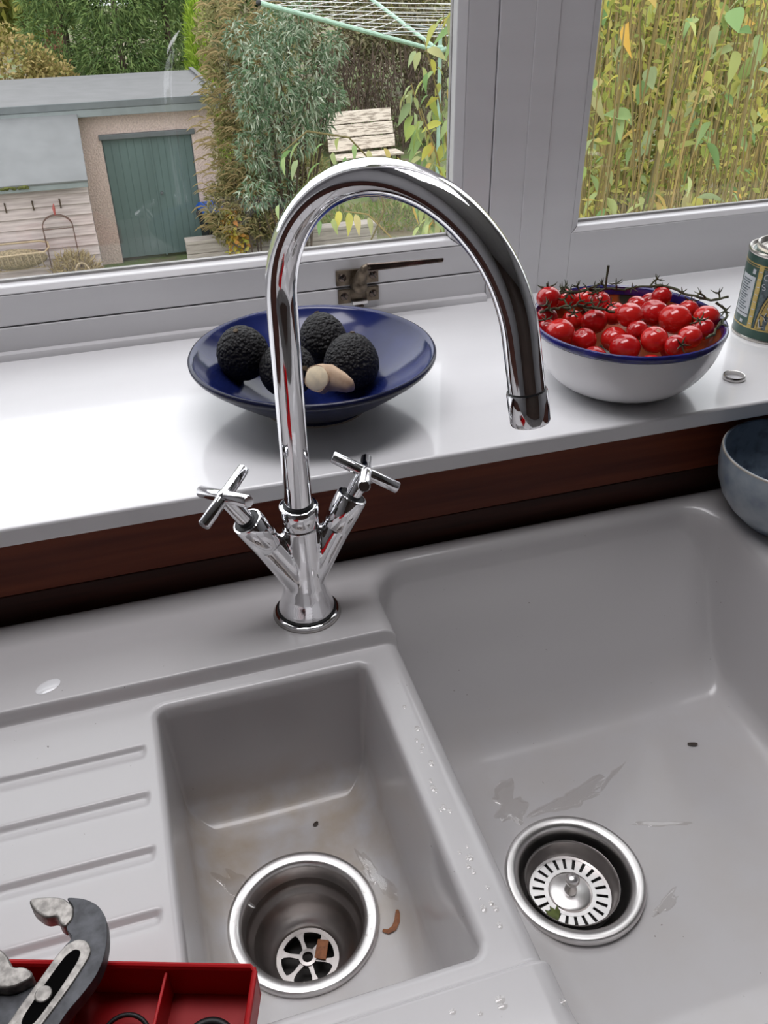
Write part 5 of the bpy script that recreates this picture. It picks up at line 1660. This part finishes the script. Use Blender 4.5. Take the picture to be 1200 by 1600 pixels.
cs = [('tall cane shrub with broad yellowing leaves next to the window mullion', 2.20, 3.4, 30, (-.1, .9), 84, .115, .28, 1),
      ('tall cane shrub with pale green leaves in front of the fixed window', 2.75, 3.2, 30, (-.2, .9), 84, .115, .30, 2),
      ('tall cane shrub with drooping leaves beyond the syrup tin', 3.35, 3.5, 30, (-.1, .9), 80, .115, .30, 3),
      ('second row cane shrub with brown stems behind the mullion', 2.70, 4.5, 34, (-.4, .9), 70, .13, .36, 4),
      ('second row cane shrub with yellow stems behind the fixed window', 3.40, 4.4, 34, (-.3, .9), 70, .13, .38, 5),
      ('second row cane shrub with orange leaves beyond the syrup tin', 4.25, 4.6, 34, (-.2, .9), 70, .13, .38, 6)]
for lab, x, y, nc, zr, nl, ls, spd, sd_ in cs:
    cane_shrub(lab, x, y, nc, zr, nl, ls, spd, sd_, fn=150 if y < 4 else 300)
# dense olive hedge behind the canes
q0, q1 = at(880, 100, 7.5), at(1260, 100, 7.5)
oh = bush('olive_hedge', 'dense olive and yellow hedge behind the cane shrubs', (q0.x + q1.x) / 2, 7.6, 'hedge')
bl = []
for i in range(7):
    for z_, rz in ((-3.0, 1.0), (-1.7, .9), (-.5, .9), (.6, .8)):
        bl.append(((q0.x - .2 + i * (q1.x - q0.x + .8) / 6, 7.6 + rng.uniform(-.2, .2), z_), (.55, .6, rz), 900))
in_local(foliage(oh, bl, .13, .050, M['olive'], out=.4, up=.1, jitter=1.0), oh)
sm = MB()
for i in range(150):
    x = rng.uniform(q0.x - .4, q1.x + .4); y = 6.9 + rng.uniform(-.2, .3)
    sm.tube([(x, y, GZ0), (x + rng.uniform(-.15, .15), y, -1.5), (x + rng.uniform(-.3, .3), y, rng.uniform(-.2, 1.0))], [.014, .011, .006], 5, cap=False)
in_local(sm.build('stems', M['cane'], oh), oh)

# yellow leaved climber seen at the edge of the opening sash
c = at(672, 200, 4.4)
cy = empty('yellow_cane_shrub', (c.x, c.y, GZ0)); tag(cy, 'cane shrub with yellow and orange leaves around the dryer pole', 'shrub')
m = MB()
paths = []
for (u0, v0, u1, v1) in ((700, 420, 690, 20), (712, 420, 660, 60), (690, 420, 640, 130), (705, 420, 655, 170), (720, 420, 705, -30), (695, 420, 620, 250)):
    a_, b2 = at(u0, v0, 4.4), at(u1, v1, 4.4 + rng.uniform(-.3, .3))
    g_ = Vector((a_.x, a_.y, GZ0))
    pth2 = [g_, g_.lerp(a_, .6), a_] + [a_.lerp(b2, t) + Vector((.06 * math.sin(t * 3), 0, 0)) for t in (.25, .5, .75, 1)]
    m.tube(pth2, [.010, .009, .008, .007, .006, .005, .003], 6)
    paths.append(pth2)
st2 = m.build('canes', M['cane'], cy, smooth=True); st2.location = -cy.location
for i in range(230):
    pa = paths[i % len(paths)]
    j = int(rng.integers(2, 6))
    q = pa[j].lerp(pa[j + 1], float(rng.random())) + Vector((rng.uniform(-.06, .03), rng.uniform(-.1, .1), 0))
    add_leaf(cy, q, rng.uniform(.065, .130), rng.uniform(-PI, 0) if rng.random() < .6 else rng.uniform(-4.2, -2), rng.uniform(.0, 1.2), rng.uniform(-.8, .8), int(rng.choice([0, 3, 1, 0])))
# arching sprays with long leaves behind the tap
for lab, stem_px, leaves in (
    ('arching spray of long green leaves behind the top of the tap spout', [(560, 420), (600, 330), (590, 262), (545, 215), (480, 205), (440, 240)],
     [(505, 225, .10, 2.6), (470, 222, .11, 2.9), (455, 235, .10, 2.2), (530, 215, .08, 1.8), (555, 225, .08, -2.0), (445, 245, .08, -2.4), (500, 255, .11, 2.5), (575, 235, .07, -1.6), (540, 245, .08, -2.2), (585, 250, .07, -.6), (620, 245, .085, -.2), (600, 232, .08, -1.2), (465, 250, .09, -2.6), (435, 320, .07, -2.2), (520, 238, .07, -1.9)]),
    ('drooping spray of yellow green leaves seen through the tap arch', [(640, 430), (610, 370), (575, 335), (540, 330)],
     [(530, 330, .09, -1.9), (545, 332, .10, -1.7), (555, 335, .09, -1.4), (575, 340, .08, -1.2), (500, 345, .07, -2.0), (670, 350, .08, -2.4), (655, 355, .07, -2.8), (520, 342, .07, -1.6)])):
    c = at(stem_px[0][0], stem_px[0][1], 4.0)
    t = empty('leafy_spray', (c.x, c.y, GZ0)); tag(t, lab, 'plant')
    P_ = [Vector((c.x, c.y, GZ0))] + [at(u, v, 4.0) for u, v in stem_px]
    st2 = MB().tube(P_, [.008] + [.005] * (len(P_) - 2) + [.003], 6).build('stem', M['cane'], t, smooth=True); st2.location = -t.location
    for (u, v, s_, yw) in leaves:
        add_leaf(t, at(u, v, 4.0 + rng.uniform(-.08, .08)), s_, yw, rng.uniform(.3, .9), rng.uniform(-.5, .5), 3 if yw < 0 and yw > -2 else 1)
